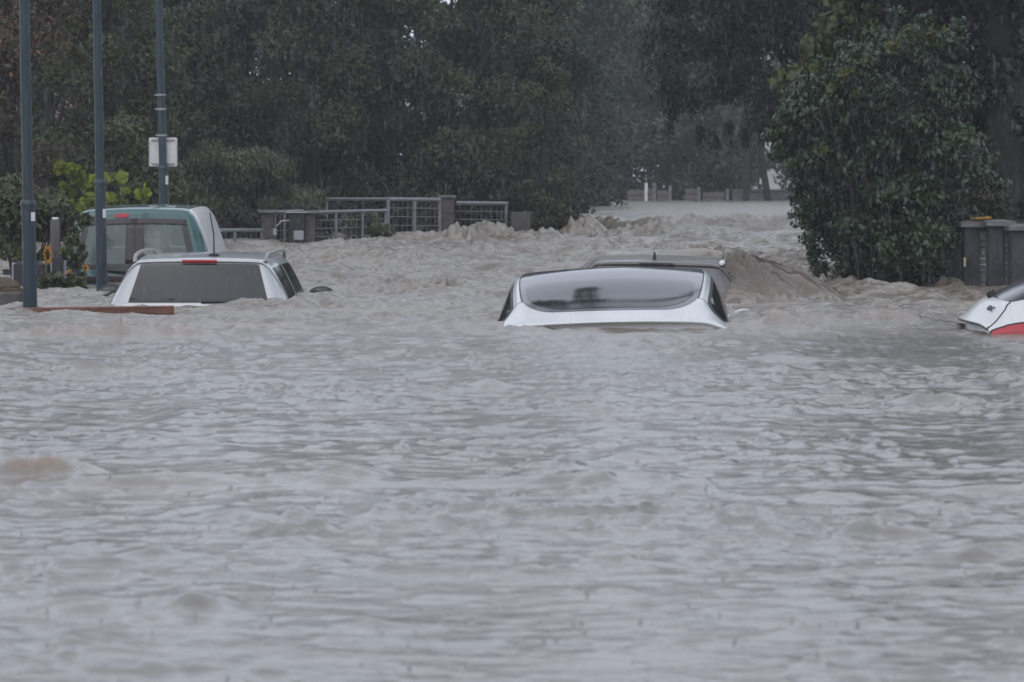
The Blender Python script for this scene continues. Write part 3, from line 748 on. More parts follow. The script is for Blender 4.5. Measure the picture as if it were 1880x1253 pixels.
# ---- white hatchback at the right edge, seen from its flank
def hatch():
    st = [
        (.14, .10, [(0,.38),(.60,.38),(.70,.38),(.80,.39),(.84,.38),(.84,.33)]),
        (.05, .12, [(0,.70),(.62,.70),(.74,.70),(.84,.70),(.87,.66),(.88,.35)]),
        (.09, .14, [(0,.965),(.66,.955),(.77,.945),(.85,.92),(.885,.86),(.89,.35)]),
        (.03, .15, [(0,1.000),(.64,.985),(.76,.965),(.85,.935),(.885,.87),(.90,.35)]),
        (.07, .15, [(0,1.025),(.62,1.010),(.75,.99),(.85,.950),(.887,.88),(.90,.35)]),
        (.21, .13, [(0,1.150),(.60,1.130),(.735,1.090),(.85,.975),(.89,.89),(.90,.35)]),
        (.27, .12, [(0,1.175),(.60,1.155),(.73,1.110),(.85,.985),(.89,.89),(.90,.35)]),
        (.62, .08, [(0,1.345),(.59,1.320),(.70,1.265),(.855,1.01),(.895,.90),(.90,.35)]),
        (1.05,.05, [(0,1.470),(.58,1.440),(.675,1.380),(.862,1.02),(.90,.90),(.905,.35)]),
        (1.7, .02, [(0,1.520),(.59,1.490),(.675,1.430),(.87,1.01),(.905,.90),(.91,.35)]),
        (2.5, .00, [(0,1.48),(.59,1.45),(.67,1.395),(.875,.99),(.905,.88),(.91,.35)]),
        (3.5,-.1,  [(0,1.02),(.66,.99),(.76,.96),(.87,.92),(.90,.85),(.91,.35)]),
        (4.1,-.2,  [(0,.85),(.62,.83),(.72,.81),(.82,.76),(.87,.70),(.88,.35)]),
        (4.2,-.2,  [(0,.50),(.60,.50),(.70,.50),(.80,.48),(.85,.46),(.86,.35)]),
    ]
    lf = Loft(st)
    rz = R(-91)
    t = empty('parked_car', (3.535, 29.86, -.90), 'white hatchback cut by the right edge, its red tail lamp at the water', 'car', rz=rz)
    lf.body('body', M['white_paint'], t, nu=9, nv=7)
    U, V = rounded(6.0, 8.0, lambda u: 2.02, .05, .15, 26, 31)
    lf.patch('rear_window', M['roof_glass'], t, U, V, .004, .012)
    # dark rear quarter glass
    for sg in (-1, 1):
        U, V = side_patch(lambda q: (6.05 + .95*(1-q)**1.5*1.2, 8.9 + .2*q), 2.12, 3.72, sg, 30, 12)
        lf.patch('quarter_window', M['black_glass'], t, U, V, .005, .012)
        U, V = side_patch(lambda q: (9.1, 10.6 - .5*q), 3.05, 3.9, sg, 16, 8)
        lf.patch('side_window', M['black_glass'], t, U, V, .005, .012)
        # tail lamp wraps from the hatch seam along the flank
        n = 40; us = np.linspace(3.2, 8.1, n); U = np.repeat(us[:, None], 9, 1)
        top = 4.62 - .62*np.clip((us-3.2)/1.6, 0, 1)**.6; bot = np.full(n, 5.12)
        V = sg*(bot[:, None] + (top-bot)[:, None]*np.linspace(0, 1, 9)[None, :])
        if sg < 0: U = U[:, ::-1]; V = V[:, ::-1]
        tl = lf.patch('tail_light', M['red_lens'], t, U, V, .010, .02)
        lf.line('lamp_rim', M['rubber'], tl, us, sg*(top-.03), .009, .006)
        # hatch seam
        us = np.linspace(3.0, 6.1, 30); vs = np.interp(us, [3.0, 4.3, 6.1], [3.75, 3.35, 2.45])
        lf.line('hatch_seam', M['rubber'], t, us, sg*vs, .006, .0005)
    # dark grip strip on the lip of the hatch
    U, V = np.meshgrid(np.linspace(2.45, 2.95, 5), np.linspace(-2.2, 3.4, 30), indexing='ij')
    lf.patch('hatch_strip', M['rubber'], t, U, V, .014, .03)
    # rear wiper hub
    c = lf.S(np.array([6.05]), np.array([.15]))[0]; n = lf.Nrm(np.array([6.05]), np.array([.15]))[0]
    mb = MB(); mb.tube([tuple(c - n*.01), tuple(c + n*.045), tuple(c + n*.05)], [.042, .036, .02], 12); mb.tube([tuple(c + n*.035), tuple(c + n*.045 + np.array([-.25, .02, .02]))], [.016, .01], 6)
    mb.build('rear_wiper', M['rubber'], t)
    # model letters on the hatch
    cu = bpy.data.curves.new('badge', 'FONT'); cu.body = 'CR-Z'; cu.size = .060; cu.extrude = .004; cu.align_x = 'CENTER'
    tmp = bpy.data.objects.new('badge_curve', cu); C.objects.link(tmp)
    dg = bpy.context.evaluated_depsgraph_get(); me = bpy.data.meshes.new_from_object(tmp.evaluated_get(dg))
    bpy.data.objects.remove(tmp)
    bo = bpy.data.objects.new('badge', me); C.objects.link(bo); me.materials.clear(); me.materials.append(M['letter']); bo.parent = t
    uu, vv = np.array([4.55]), np.array([1.75])
    p = Vector(lf.S(uu, vv)[0]); nn = Vector(lf.Nrm(uu, vv)[0]); tx = Vector(lf.S(uu, vv+.1)[0] - lf.S(uu, vv-.1)[0]).normalized()
    ty = nn.cross(tx).normalized()
    from mathutils import Matrix
    mm = Matrix((tx, ty, nn)).transposed().to_4x4(); mm.translation = p + nn*.008
    bo.matrix_local = mm
hatch()

# ------------------------------------------------------------------ street poles
def pole(px_top, px_bot, y_bot, D, y_collar, wid_low, wid_up, label, water_z, sticker_y, sticker_side=1, sign=False, bands=()):
    x0, x1 = X(px_bot, D), X(px_top, D)
    zt = Z(0, D)
    lean = (x1-x0)/(zt-water_z)
    t = empty('street_lamp', (x0, D, -1.3), label, 'lamp post', 'blue street lamp posts on the left', ry=0)
    fx = lambda z: lean*(z-water_z)               # sideways offset at world height z
    P = lambda z: (fx(z), 0, z+1.3)
    zc = Z(y_collar, D); rl, ru = wid_low/2/F*D, wid_up/2/F*D
    top = 6.2
    mb = MB(); mb.tube([P(-1.3), P(water_z), P(zc)], [rl*1.05, rl, rl*.98], 20); mb.build('lower_shaft', M['pole_paint'], t)
    mb = MB(); mb.tube([P(zc-.012), P(zc+.004), P(zc+.03), P(zc+.045)], [rl*1.10, rl*1.14, rl*1.02, ru*1.05], 20); mb.build('collar', M['pole_paint'], t)
    mb = MB(); mb.tube([P(zc+.02), P(zc+1.2), P(top)], [ru, ru*.97, ru*.72], 20); mb.build('upper_shaft', M['pole_paint'], t)
    # lamp arm and lantern above the frame
    mb = MB(); mb.tube([P(top-.05), (fx(top)+.02, -.15, top+1.3+.12), (fx(top)+.1, -.9, top+1.3+.25)], [ru*.7, .03, .025], 10); mb.build('arm', M['pole_paint'], t)
    mb = MB(); mb.ell((fx(top)+.12, -1.15, top+1.3+.24), (.13, .36, .07)); mb.build('lantern', M['clamp'], t)
    zs = Z(sticker_y, D); sx = rl*.72*sticker_side
    mb = MB(); hgt = 16/F*D/2; a0, a1 = R(-62), R(-18)
    pts = [(fx(zs)+math.cos(a)*(rl*1.02+.002), math.sin(a)*(rl*1.02+.002)) for a in np.linspace(a0, a1, 6)]
    vs = [(x, y, zs+1.3-hgt) for x, y in pts] + [(x, y, zs+1.3+hgt) for x, y in pts]
    mb.add(vs, [(i, i+1, i+7, i+6) for i in range(5)]); mb.build('label_plate', M['sticker'], t)
    for by in bands:
        zb = Z(by, D); mb = MB(); mb.tube([P(zb-.013), P(zb+.013)], [ru*1.22, ru*1.22], 18)
        mb.box(fx(zb)-ru*1.6, fx(zb)-ru*1.1, -.02, .02, zb+1.3-.012, zb+1.3+.012); mb.build('clamp_band', M['clamp'], t)
    if sign:
        z0, z1 = Z(306, D), Z(253, D); xc = fx((z0+z1)/2); hw = 26.5/F*D
        # plate stands in front of traffic on the far side of the shaft: we see its back
        n = 6; r = .03; out = []
        for (cx, cz, a) in ((hw-r, (z1-z0)/2-r, 0), (-hw+r, (z1-z0)/2-r, 90), (-hw+r, -(z1-z0)/2+r, 180), (hw-r, -(z1-z0)/2+r, 270)):
            for k in range(n): out.append((cx+r*math.cos(R(a+90*k/(n-1))), cz+r*math.sin(R(a+90*k/(n-1)))))
        zc2 = (z0+z1)/2+1.3; N_ = len(out); yb = ru*1.15
        vs = [(xc+x, yb, zc2+z) for x, z in out] + [(xc+x, yb+.004, zc2+z) for x, z in out]
        mb = MB(); mb.add(vs, [tuple(range(N_)), tuple(reversed(range(N_, 2*N_)))] + [(i, (i+1) % N_, N_+(i+1) % N_, N_+i) for i in range(N_)])
        sg = mb.build('sign_plate', M['sign_back'], t, smooth=False)
        mb = MB()
        for zz in (z1-.035, z0+.035):
            mb.box(xc-hw*.80, xc+hw*.80, yb-.022, yb-.001, zz+1.3-.012, zz+1.3+.012)
        # turned edge of the plate
        mb.box(xc-hw+.004, xc-hw+.010, yb-.014, yb, zc2-(z1-z0)/2+.03, zc2+(z1-z0)/2-.03); mb.box(xc+hw-.010, xc+hw-.004, yb-.014, yb, zc2-(z1-z0)/2+.03, zc2+(z1-z0)/2-.03)
        mb.build('bracket', M['clamp'], sg, bevel=.002)
    return t
pole(47, 55, 568, 34.9, 376, 26, 20, 'thick blue lamp post nearest the left edge, standing beside the floating plank', 0, 398)
pole(180, 187, 540, 38.9, 337, 20.5, 16, 'blue lamp post rising in front of the teal van', 0, 392)
pole(293, 304, 470, 52.0, 310, 18.5, 14.5, 'blue lamp post with a square sign plate, behind the teal van', .1, 331, sign=True, bands=(175, 201, 249))

# ------------------------------------------------------------------ fence with gates
def stone_post(px0, px1, ytop, ywat, D, label, cap=True, cat='gate pillar', rz=0.0, name='gate_pillar', m='post_stone', capm='cap_stone', over=.05):
    x0, x1 = X(px0, D), X(px1, D); wd = x1-x0; z1 = Z(ytop, D); zb = -1.3
    t = empty(name, ((x0+x1)/2, D, zb), label, cat, rz=rz)
    mb = MB()
    h = z1-zb-.05
    mb.box(-wd/2, wd/2, -wd/2, wd/2, 0, h); mb.build('shaft', M[m], t, bevel=.012)
    if cap:
        mb = MB(); o = wd/2+over; mb.box(-o, o, -o, o, h+.002, h+.05); mb.build('cap', M[capm], t, bevel=.012)
    return t
stone_post(481, 503, 386, 460, 57.0, 'leftmost brown stone gate pillar, beside the letterbox gate')
stone_post(560, 578, 387, 460, 56.5, 'brown stone pillar right of the letterbox gate', over=.06)
stone_post(808, 834, 359, 435, 60.5, 'tall brown stone pillar between the two high gate panels', over=.03)
stone_post(938, 974, 384, 432, 61.5, 'dark stone pillar at the foot of the conifer, right end of the fence', cap=False)

def panel(px0, px1, yt0, yt1, D0, D1, posts, nh, nv, label, zbot=-1.25, rad=.022, name='gate_panel', cat='gate', gap=8):
    p0 = Vector((X(px0, D0), D0, Z(yt0, D0))); p1 = Vector((X(px1, D1), D1, Z(yt1, D1)))
    base = Vector((p0.x, p0.y, zbot))
    t = empty(name, base, label, cat, 'metal gate and fence panels')
    q0 = p0-base; q1 = p1-base
    L_ = lambda s, z: (q0.x+(q1.x-q0.x)*s, q0.y+(q1.y-q0.y)*s, z)
    top = lambda s: q0.z+(q1.z-q0.z)*s
    mb = MB(); mb.tube([L_(0, top(0)), L_(1, top(1))], rad*1.25, 8); mb.build('top_rail', M['gate_metal'], t)
    for s in posts:
        mb = MB(); mb.tube([L_(s, 0), L_(s, top(s)-.01)], rad, 8); mb.build('upright', M['gate_metal'], t)
    mb = MB()
    for k in range(1, nh+1):
        z0 = top(0) - k*gap_m(gap, D0); z1 = top(1) - k*gap_m(gap, D1)
        mb.tube([L_(0, z0), L_(1, z1)], .0075, 5)
    for k in range(1, nv):
        s = k/nv; mb.tube([L_(s, .1), L_(s, top(s))], .0032, 4)
    mb.build('mesh_infill', M['wire'], t)
    return t
def gap_m(px, D): return px/F*D
panel(405, 480, 423, 423, 54.5, 56.5, (.34, 1.0), 7, 8, 'low metal fence panel emerging behind the roof of the silver estate', gap=16)
panel(505, 557, 390, 388, 57.0, 56.7, (0., .33, 1.0), 6, 5, 'narrow metal gate carrying a letterbox, between two stone pillars', gap=17)
panel(580, 709, 390, 387, 56.6, 58.0, (.28, .66, .99), 8, 14, 'long lower gate panel with green shrub growing through it', gap=15)
panel(600, 712, 366, 366, 60.6, 59.2, (0, 1.0), 1, 2, 'plain high rail behind the lower gate panel', gap=120)
panel(713, 807, 366, 367, 58.6, 60.2, (0., .50, 1.0), 8, 11, 'high mesh gate panel left of the tall pillar', gap=16, rad=.026)
panel(836, 931, 373, 374, 60.6, 61.6, (.98,), 8, 10, 'mesh fence panel right of the tall pillar', gap=15, rad=.026)
# letterbox on the narrow gate
t = empty('letterbox', (X(546, 56.4), 56.4, Z(443, 56.4)), 'dark letterbox with a grey flap hung on the narrow gate', 'letterbox')
mb = MB(); mb.box(-.13, .12, -.10, .06, -.02, .42); mb.build('box', M['rubber'], t, bevel=.015)
mb = MB(); mb.box(-.05, .10, -.112, -.101, .02, .16); mb.build('flap', M['clamp'], t, bevel=.004)
mb = MB(); mb.box(-.17, .16, -.14, .09, .421, .44); mb.build('lid', M['clamp'], t, bevel=.006)
t = empty('house_sign', (X(505, 56.2), 56.2, Z(432, 56.2)), 'small pale plate on the gate beside the leftmost pillar', 'plate')
mb = MB(); mb.box(-.028, .028, -.01, .0, 0, .10); mb.build('plate', M['clamp'], t, bevel=.004)
mb = MB(); mb.tube([(.02, .01, .13), (.10, .02, .21), (.22, .02, .22)], [.010, .013, .008], 6); mb.build('hook', M['clamp'], t)

# ------------------------------------------------------------------ right-hand brick gate pillars
def brick_pillar(pxa, pxb, pxc, ytop, D, label, moss=False):
    """dark front, courses of paler brick on the right-hand side"""
    x0, x1, x2 = X(pxa, D), X(pxb, D), X(pxc, D)
    z1 = Z(ytop, D); wd = x1-x0; dp = .34
    t = empty('brick_pillar', (x0, D, -1.3), label, 'pillar')
    h = z1+1.3-.075
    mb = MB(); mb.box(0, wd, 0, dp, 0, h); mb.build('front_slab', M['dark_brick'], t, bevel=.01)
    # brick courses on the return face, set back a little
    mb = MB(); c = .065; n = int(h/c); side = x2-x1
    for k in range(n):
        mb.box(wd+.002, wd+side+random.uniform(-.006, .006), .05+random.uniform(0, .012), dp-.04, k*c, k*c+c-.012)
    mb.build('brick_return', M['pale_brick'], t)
    mb = MB()
    mb.box(-.05, wd+side+.04, -.06, dp+.05, h+.002, h+.055)
    mb.add([(-.05,-.06,h+.056),(wd+side+.04,-.06,h+.056),(wd+side+.04,dp+.05,h+.056),(-.05,dp+.05,h+.056),(wd*.3,.1,h+.078),(wd+side-.08,.1,h+.078),(wd+side-.08,dp-.1,h+.078),(wd*.3,dp-.1,h+.078)],
           [(0,1,5,4),(1,2,6,5),(2,3,7,6),(3,0,4,7),(4,5,6,7)])
    mb.build('cap', M['cap_stone'], t, jitter=.003, bevel=.006)
    return t, h, wd
brick_pillar(1771, 1799, 1816, 406, 42.0, 'first dark brick pillar from the left at the right edge, orange growth on its cap')
brick_pillar(1817, 1843, 1857, 404, 41.5, 'second dark brick pillar from the left at the right edge, with the higher cap')
brick_pillar(1858, 1895, 1906, 412, 41.2, 'third brick pillar, cut by the right edge above the white hatchback')
t = empty('garden_wall', (X(1742, 43.2), 43.2, -1.3), 'lower dark wall end left of the brick pillars', 'wall')
mb = MB(); mb.box(0, .19, 0, .3, 0, Z(428, 43.2)+1.3-.05); mb.build('slab', M['dark_brick'], t, bevel=.01)
mb = MB(); mb.box(-.03, .22, -.04, .34, Z(428, 43.2)+1.3-.048, Z(428, 43.2)+1.3); mb.build('coping', M['cap_stone'], t, bevel=.01)
t = empty('notice_plate', (X(1771, 41.9), 41.9, Z(490, 41.9)), 'narrow yellowish plate on the edge of the first brick pillar', 'plate')
mb = MB(); mb.box(-.012, .014, -.02, .02, 0, .105); mb.build('plate', mat('yellowed', (.38, .37, .24), .5, var=.1), t, bevel=.003)
mb = MB(); mb.ell((0, 0, 0), (.10, .09, .022)); mb.ell((.07, .02, .006), (.06, .05, .022)); mb.ell((-.07, .01, -.002), (.05, .05, .015))
o = mb.build('moss_cushion', M['lichen'], jitter=.004); o.location = (X(1802, 42.0), 42.08, Z(404, 42.0)+.012)
tag(o, 'orange moss cushion on the cap of the first brick pillar', 'moss')

# ------------------------------------------------------------------ plank, twig, left-hand odds and ends
D0 = 34.2
t0 = Vector(at(318, 567, 34.1)); t1 = Vector(at(10, 573, 34.6))
mb = MB(); L0 = (t0-t1).length
mb.box(0, L0, -.02, .02, -.05, .030); 
o = mb.build('floating_plank', M['wet_wood'], bevel=.004)
o.location = (t1.x, t1.y, -.008); o.rotation_euler = (R(12), R(-1.3), math.atan2(t0.y-t1.y, t0.x-t1.x))
tag(o, 'long reddish brown wooden plank floating before the left lamp post', 'plank')
mb = MB(); mb.tube([at(152, 549, 38.0), at(178, 548, 37.9), at(198, 541, 37.8), at(215, 531, 37.8)], [.008, .014, .012, .006], 6)
tag(mb.build('drifting_branch', M['twig']), 'thin dark branch drifting left of the silver estate', 'branch')
mb = MB(); mb.tube([at(1752, 571, 40.2), at(1764, 585-60, 41.0), at(1790, 510, 41.2)], [.004, .006, .003], 5)
mb = MB(); mb.tube([at(1788, 512, 40.6), at(1796, 521, 40.7), at(1803, 530, 40.8)], [.006, .009, .011], 6)
tag(mb.build('driftwood_stick', M['grey_wood']), 'short pale stick leaning in the water at the first brick pillar', 'stick')

# low wall and earth bank at the far left
t = empty('garden_wall', (X(8, 36.), 36., -1.3), 'dark wet garden wall at the left edge with a mossy top', 'wall')
mb = MB(); mb.box(-1.4, .14, 0, .5, 0, Z(536, 36.)+1.3); mb.build('masonry', M['post_stone'], t, bevel=.03)
mb = MB(); mb.ell((-.28, .26, Z(536, 36.)+1.3+.02), (.42, .26, .13)); mb.ell((-.05, .25, Z(536, 36.)+1.3-.01), (.2, .2, .09)); mb.build('moss_top', M['moss_earth'], t, jitter=.014)

# picket fence
D = 41.0
pk_t = empty('picket_fence', (X(20, D), D, -1.2), 'dark picket fence with pale slats left of the teal van', 'fence')
for px in (35, 72, 106):
    mb = MB(); x = X(px, D)-X(20, D); h = Z(474 if px == 106 else 486, D)+1.2
    mb.box(x-.055, x+.055, -.05, .05, 0, h); mb.add([(x-.055,-.05,h+.001),(x+.055,-.05,h+.001),(x+.055,.05,h+.001),(x-.055,.05,h+.001),(x,0,h+.05)], [(0,1,4),(1,2,4),(2,3,4),(3,0,4)])
    mb.build('post', M['dark_wood'], pk_t, smooth=False)
for px in (25, 44, 56, 79, 96, 116):
    mb = MB(); x = X(px, D)-X(20, D); mb.box(x-.028, x+.028, .055, .075, .2, Z(480, D)+1.2+random.uniform(-.03, .02)); mb.build('slat', M['white_slat'], pk_t, smooth=False)
for zz in (500, 522):
    mb = MB(); mb.box(-.1, .75, .078, .11, Z(zz, D)+1.2-.03, Z(zz, D)+1.2+.03); mb.build('rail', M['dark_wood'], pk_t, smooth=False)
# grey wooden stake with a pale cap
t = empty('wooden_stake', (X(102, 43.5), 43.5, -1.3), 'grey wooden stake with a pale top behind the sunflower', 'post')
mb = MB(); mb.box(-.055, .055, -.05, .05, 0, Z(404, 43.5)+1.3); mb.build('stake', M['grey_wood'], t, bevel=.008)
mb = MB(); mb.box(-.035, .035, -.05, .04, Z(404, 43.5)+1.302, Z(404, 43.5)+1.33); mb.build('cap', M['sticker'], t, bevel=.005)

def sunflower(px, py, D, r, yaw, pitch, label, stemto, squash=1.0):
    x, y, z = at(px, py, D)
    t = empty('sunflower', (x, y, -1.0), label, 'flower', 'sunflowers in the front garden')
    hd = bpy.data.objects.new('x', None)
    from mathutils import Euler
    rot = Euler((R(90)+pitch, 0, yaw)).to_matrix()
    c = Vector((0, 0, z+1.0))
    mb = MB()
    for ring, (n, rr, ln, zz) in enumerate(((17, r*.52, r*.52, .0), (15, r*.48, r*.44, .012))):
        for k in range(n):
            a = 2*math.pi*(k+ring*.5)/n + random.uniform(-.08, .08); l = ln*random.uniform(.8, 1.1); wdt = r*.13
            d = Vector((math.cos(a), math.sin(a), 0)); s = Vector((-math.sin(a), math.cos(a), 0))
            cup = random.uniform(-.1, .25)
            pts = [d*rr*.8, d*(rr+l*.45)+s*wdt+Vector((0,0,zz+cup*l*.4)), d*(rr+l)+Vector((0,0,zz+cup*l)), d*(rr+l*.45)-s*wdt+Vector((0,0,zz+cup*l*.4))]
            mb.add([c+rot@p for p in pts], [(0,1,2,3)])
    mb.build('petals', M['petals'], t, smooth=False)
    mb2 = MB(); mb2.ell((0, 0, 0), (r*.52, r*.52, r*.16), 16, 8); mb2.v = [tuple(c+rot@Vector(p)) for p in mb2.v]; mb2.build('seed_disc', M['seed_disc'], t)
    mb = MB(); mb.tube([(stemto, .05, 0), (stemto*.6, .06, (z+1.0)*.6), tuple(c+rot@Vector((0, 0, -r*.15)))], [.016, .013, .010], 7); mb.build('stalk', M['stem'], t)
sunflower(87, 468, 40.6, .115, R(74), R(0), 'large orange sunflower beside the leftmost lamp post, turned edge-on', -.03)
sunflower(157, 492, 40.9, .042, R(55), R(-25), 'small drooping yellow sunflower in front of the teal van', .02)
sunflower(126, 500, 40.8, .036, R(-50), R(-50), 'small yellow sunflower hanging low by the picket fence', .02)

# ------------------------------------------------------------------ foliage
def leaf_geom(P, Nn, size, aspect=.55, rng=None, droop=.35):
    """one folded rhombic leaf per point"""
    n = len(P); rng = rng or RNG
    Nn = Nn/np.maximum(np.linalg.norm(Nn, axis=1, keepdims=True), 1e-6)
    a = rng.normal(size=(n, 3)); a[:, 2] -= droop*2
    a -= (a*Nn).sum(1, keepdims=True)*Nn; a /= np.maximum(np.linalg.norm(a, axis=1, keepdims=True), 1e-6)
    b = np.cross(Nn, a)
    s = size*rng.uniform(.65, 1.3, n)[:, None]
    base = P - a*s*.5; tip = P + a*s*.5 - Nn*s*.12
    mid = P - a*s*.06
    l = mid + b*s*aspect*.5 - Nn*s*.07; r = mid - b*s*aspect*.5 - Nn*s*.07
    V = np.stack([base, l, tip, r], 1).reshape(-1, 3)
    Q = np.arange(4*n).reshape(n, 4)
    return V, Q

def crown_pts(blobs, n, rng, shell=.45, flat=.0):
    B = np.array(blobs, float)         # cx cy cz rx ry rz
    wgt = (B[:, 3]*B[:, 5]) + (B[:, 3]*B[:, 4])*.4; wgt /= wgt.sum()
    k = rng.choice(len(B), n, p=wgt)
    d = rng.normal(size=(n, 3)); d /= np.linalg.norm(d, axis=1, keepdims=True)
    rad = rng.uniform(0, 1, n)**shell
    # clumps: modulate radius with angle so that the outline is uneven
    lump = 1 + .22*np.sin(d[:, 0]*7 + k*1.7)*np.sin(d[:, 2]*6 + k*2.3) + .10*rng.normal(size=n)
    P = B[k, :3] + d*B[k, 3:]*(rad*lump)[:, None]
    return P, d, k

def foliage(name, parent, blobs, n, size, m, seed, aspect=.55, droop=.35, up=.35, shell=.45, tint_amp=.35, zmin=None):
    rng = np.random.default_rng(seed)
    P, d, k = crown_pts(blobs, n, rng, shell)
    if zmin is not None:
        keep = P[:, 2] > zmin; P, d, k = P[keep], d[keep], k[keep]
    N_ = d*.55 + rng.normal(size=d.shape)*.55 + np.array([0, -.1, up])
    V, Q = leaf_geom(P, N_, size, aspect, rng, droop)
    bt = rng.uniform(0, 1, len(blobs))
    tint = np.clip(.45 + tint_amp*(bt[k]-.5)*1.2 + rng.normal(size=len(P))*.22, 0, 1)
    return np_mesh(name, V, Q, m, parent, smooth=False, attrs=dict(tint=np.repeat(tint, 4)))

def tree(name, loc, label, cat, H, rx, ry, z0, nb, rb, n, leaf, m, seed, trunk_r=.14, shape='round', group=None, lean=0., aspect=.55, droop=.35, limbs=7, skirt=0.):
    """loc: base at the (flooded) ground; crown fills z0..H above the base"""
    rng = np.random.default_rng(seed)
    t = empty(name, loc, label, cat, group)
    blobs = []
    for i in range(nb):
        f = (i+.5)/nb; z = z0 + (H-z0)*f
        if shape == 'cone': wv = (1-f)**.8*.95+.08
        elif shape == 'column': wv = (1-abs(2*f-1)**4)*.9+.1
        else: wv = math.sqrt(max(.05, 1-(2*f-1)**2))*.85+.15
        a = rng.uniform(0, 2*math.pi); q = rng.uniform(.25, .85)**.7
        r = rb*rng.uniform(.7, 1.25)*(.6+.4*wv)
        blobs.append((math.cos(a)*rx*wv*q + lean*f, math.sin(a)*ry*wv*q, z, r, r, r*rng.uniform(.6, .95)))
    mb = MB(); top = H*.8
    mb.tube([(0, 0, 0), (lean*.1+.03, 0, top*.3), (lean*.4-.04, .03, top*.6), (lean*.8, 0, top)], [trunk_r*1.15, trunk_r*.9, trunk_r*.6, trunk_r*.2], 10)
    order = rng.permutation(nb)[:limbs]
    for i in order:
        bx, by, bz = blobs[i][:3]; zs = max(.2, bz*.72)
        mb.tube([(lean*.3*zs/H, 0, zs), (bx*.5, by*.5, zs+(bz-zs)*.4), (bx*.95, by*.95, bz)], [trunk_r*.38, trunk_r*.25, trunk_r*.08], 6)
    mb.build('trunk', M['bark'], t)
    foliage('crown', t, blobs, n, leaf, m, seed+1, aspect, droop)
    return t

G = -1.2
# --- the wall of trees along the gardens, left and centre
ROW = [  # px, D, H, rx, z0, leaves, material, shape, label
    (20, 56, 6.6, 1.25, 1.0, 'copper', 'round', 'brownish copper-leaved tree at the left edge behind the first lamp post', .15),
    (95, 62, 6.5, 1.0, 1.6, 'green', 'column', 'slim green tree between the first two lamp posts', .14),
    (205, 60, 8.0, 1.05, 1.0, 'green', 'column', 'dark green tree rising behind the second lamp post', .15),
    (340, 66, 8.6, 1.35, 1.0, 'dull', 'cone', 'dull green conifer just right of the sign post', .16),
    (455, 70, 9.0, 1.5, 1.2, 'cool', 'round', 'grey-green tree behind the willow shrub', .19),
    (575, 66, 6.2, 1.25, .8, 'dull', 'round', 'grey-green tree below the pale gap in the canopy', .16),
    (700, 69, 6.6, 1.45, .9, 'cool', 'round', 'broad dark tree behind the high mesh gate', .17),
    (830, 66, 9.0, 1.35, .8, 'dull', 'round', 'dark tree above the tall stone pillar', .16),
    (950, 70, 9.0, 1.45, .9, 'cool', 'round', 'hazy tree above the right end of the fence', .18),
    (1000, 63.5, 4.4, .55, .6, 'dull', 'column', 'dark columnar conifer standing at the right end of the fence', .13),
    (972, 76, 9.2, 1.4, .7, 'cool', 'cone', 'tall hazy conifer left of the open stretch of water', .19),
]
for i, (px, D, H, rx, z0, lm, shp, lab, lf_) in enumerate(ROW):
    H = 1.2 + 1.2 + .048*D + .9 + .5*(i % 3) if H > 5.5 else H
    n = int(46000*(rx/1.3)*(H/7))
    tree('conifer' if shp in ('cone',) else 'tree', (X(px, D), D, G+.05), lab, 'tree', H, rx, rx*.9, z0, 34, rx*.42, n, lf_*.54, L[lm], 100+i*3, shape=shp, droop=.5)
# second rank closing the view behind them
for i, (px, D, H, rx, lm, lab) in enumerate([
    (-40, 80, 11, 2.2, 'dull', 'tall far tree at the left edge, behind the pink house gap'),
    (255, 84, 11, 1.75, 'cool', 'far grey-green tree behind the sign post'),
    (400, 86, 11, 1.9, 'dull', 'far tree seen above the willow shrub'),
    (540, 88, 11, 1.35, 'cool', 'far tree left of the pale gap in the canopy'),
    (770, 88, 11, 1.55, 'cool', 'far tree right of the pale gap in the canopy'),
    (650, 90, 5.3, 1.5, 'dull', 'lower far tree beneath the pale gap in the canopy'),
    (890, 90, 11, 1.9, 'dull', 'far tree behind the tall stone pillar'),
    (1030, 96, 11, 2.0, 'cool', 'far tree behind the tall hazy conifer'),
]):
    H = 2.4 + .048*D + 1.3 + .4*(i % 3) if H > 6 else H
    tree('tree', (X(px, D), D, G), lab, 'tree', H, rx, rx, .7, 34, rx*.5, int(16000*rx/1.8), .17,  L[lm], 300+i*5, droop=.4, shape='column')
# --- far trees beyond the upper pool
for i, (px, D, H, rx, lm, lab) in enumerate([
    (1075, 124, 11, 2.0, 'olive', 'far olive-green tree at the left end of the upper pool'),
    (1150, 130, 12, 2.2, 'dull', 'far grey-green tree behind the wooden rail fence'),
    (1235, 126, 11, 2.1, 'olive', 'far brownish green tree in the middle beyond the upper pool'),
    (1310, 132, 12, 1.9, 'dull', 'far tree left of the pale house'),
    (1345, 127, 6, 1.1, 'olive', 'low far tree left of the bare dark trunk'),
    (1490, 134, 12, 2.3, 'dull', 'far tree right of the pale house'),
    (1110, 150, 14, 2.6, 'cool', 'tallest far tree at the back, above the wooden rail fence'),
    (1270, 152, 14, 2.8, 'cool', 'hazy far tree at the back, in the middle'),
    (1570, 140, 14, 3.0, 'cool', 'far tree hidden mostly by the glossy bush'),
    (1420, 158, 15, 2.4, 'cool', 'tall far tree standing behind the pale house'),
    (1700, 120, 13, 3.0, 'cool', 'far tree behind the hazel and the overhanging tree'),
]):
    H = .9 + 1.2 + .048*D + 1.1 + .4*(i % 3) if H > 7 else H
    tree('tree', (X(px, D), D, -.9), lab, 'tree', H, rx, rx, 1.2, 36, rx*.48, 17000, .21, L[lm], 500+i*5, trunk_r=.22, droop=.45, shape='column')

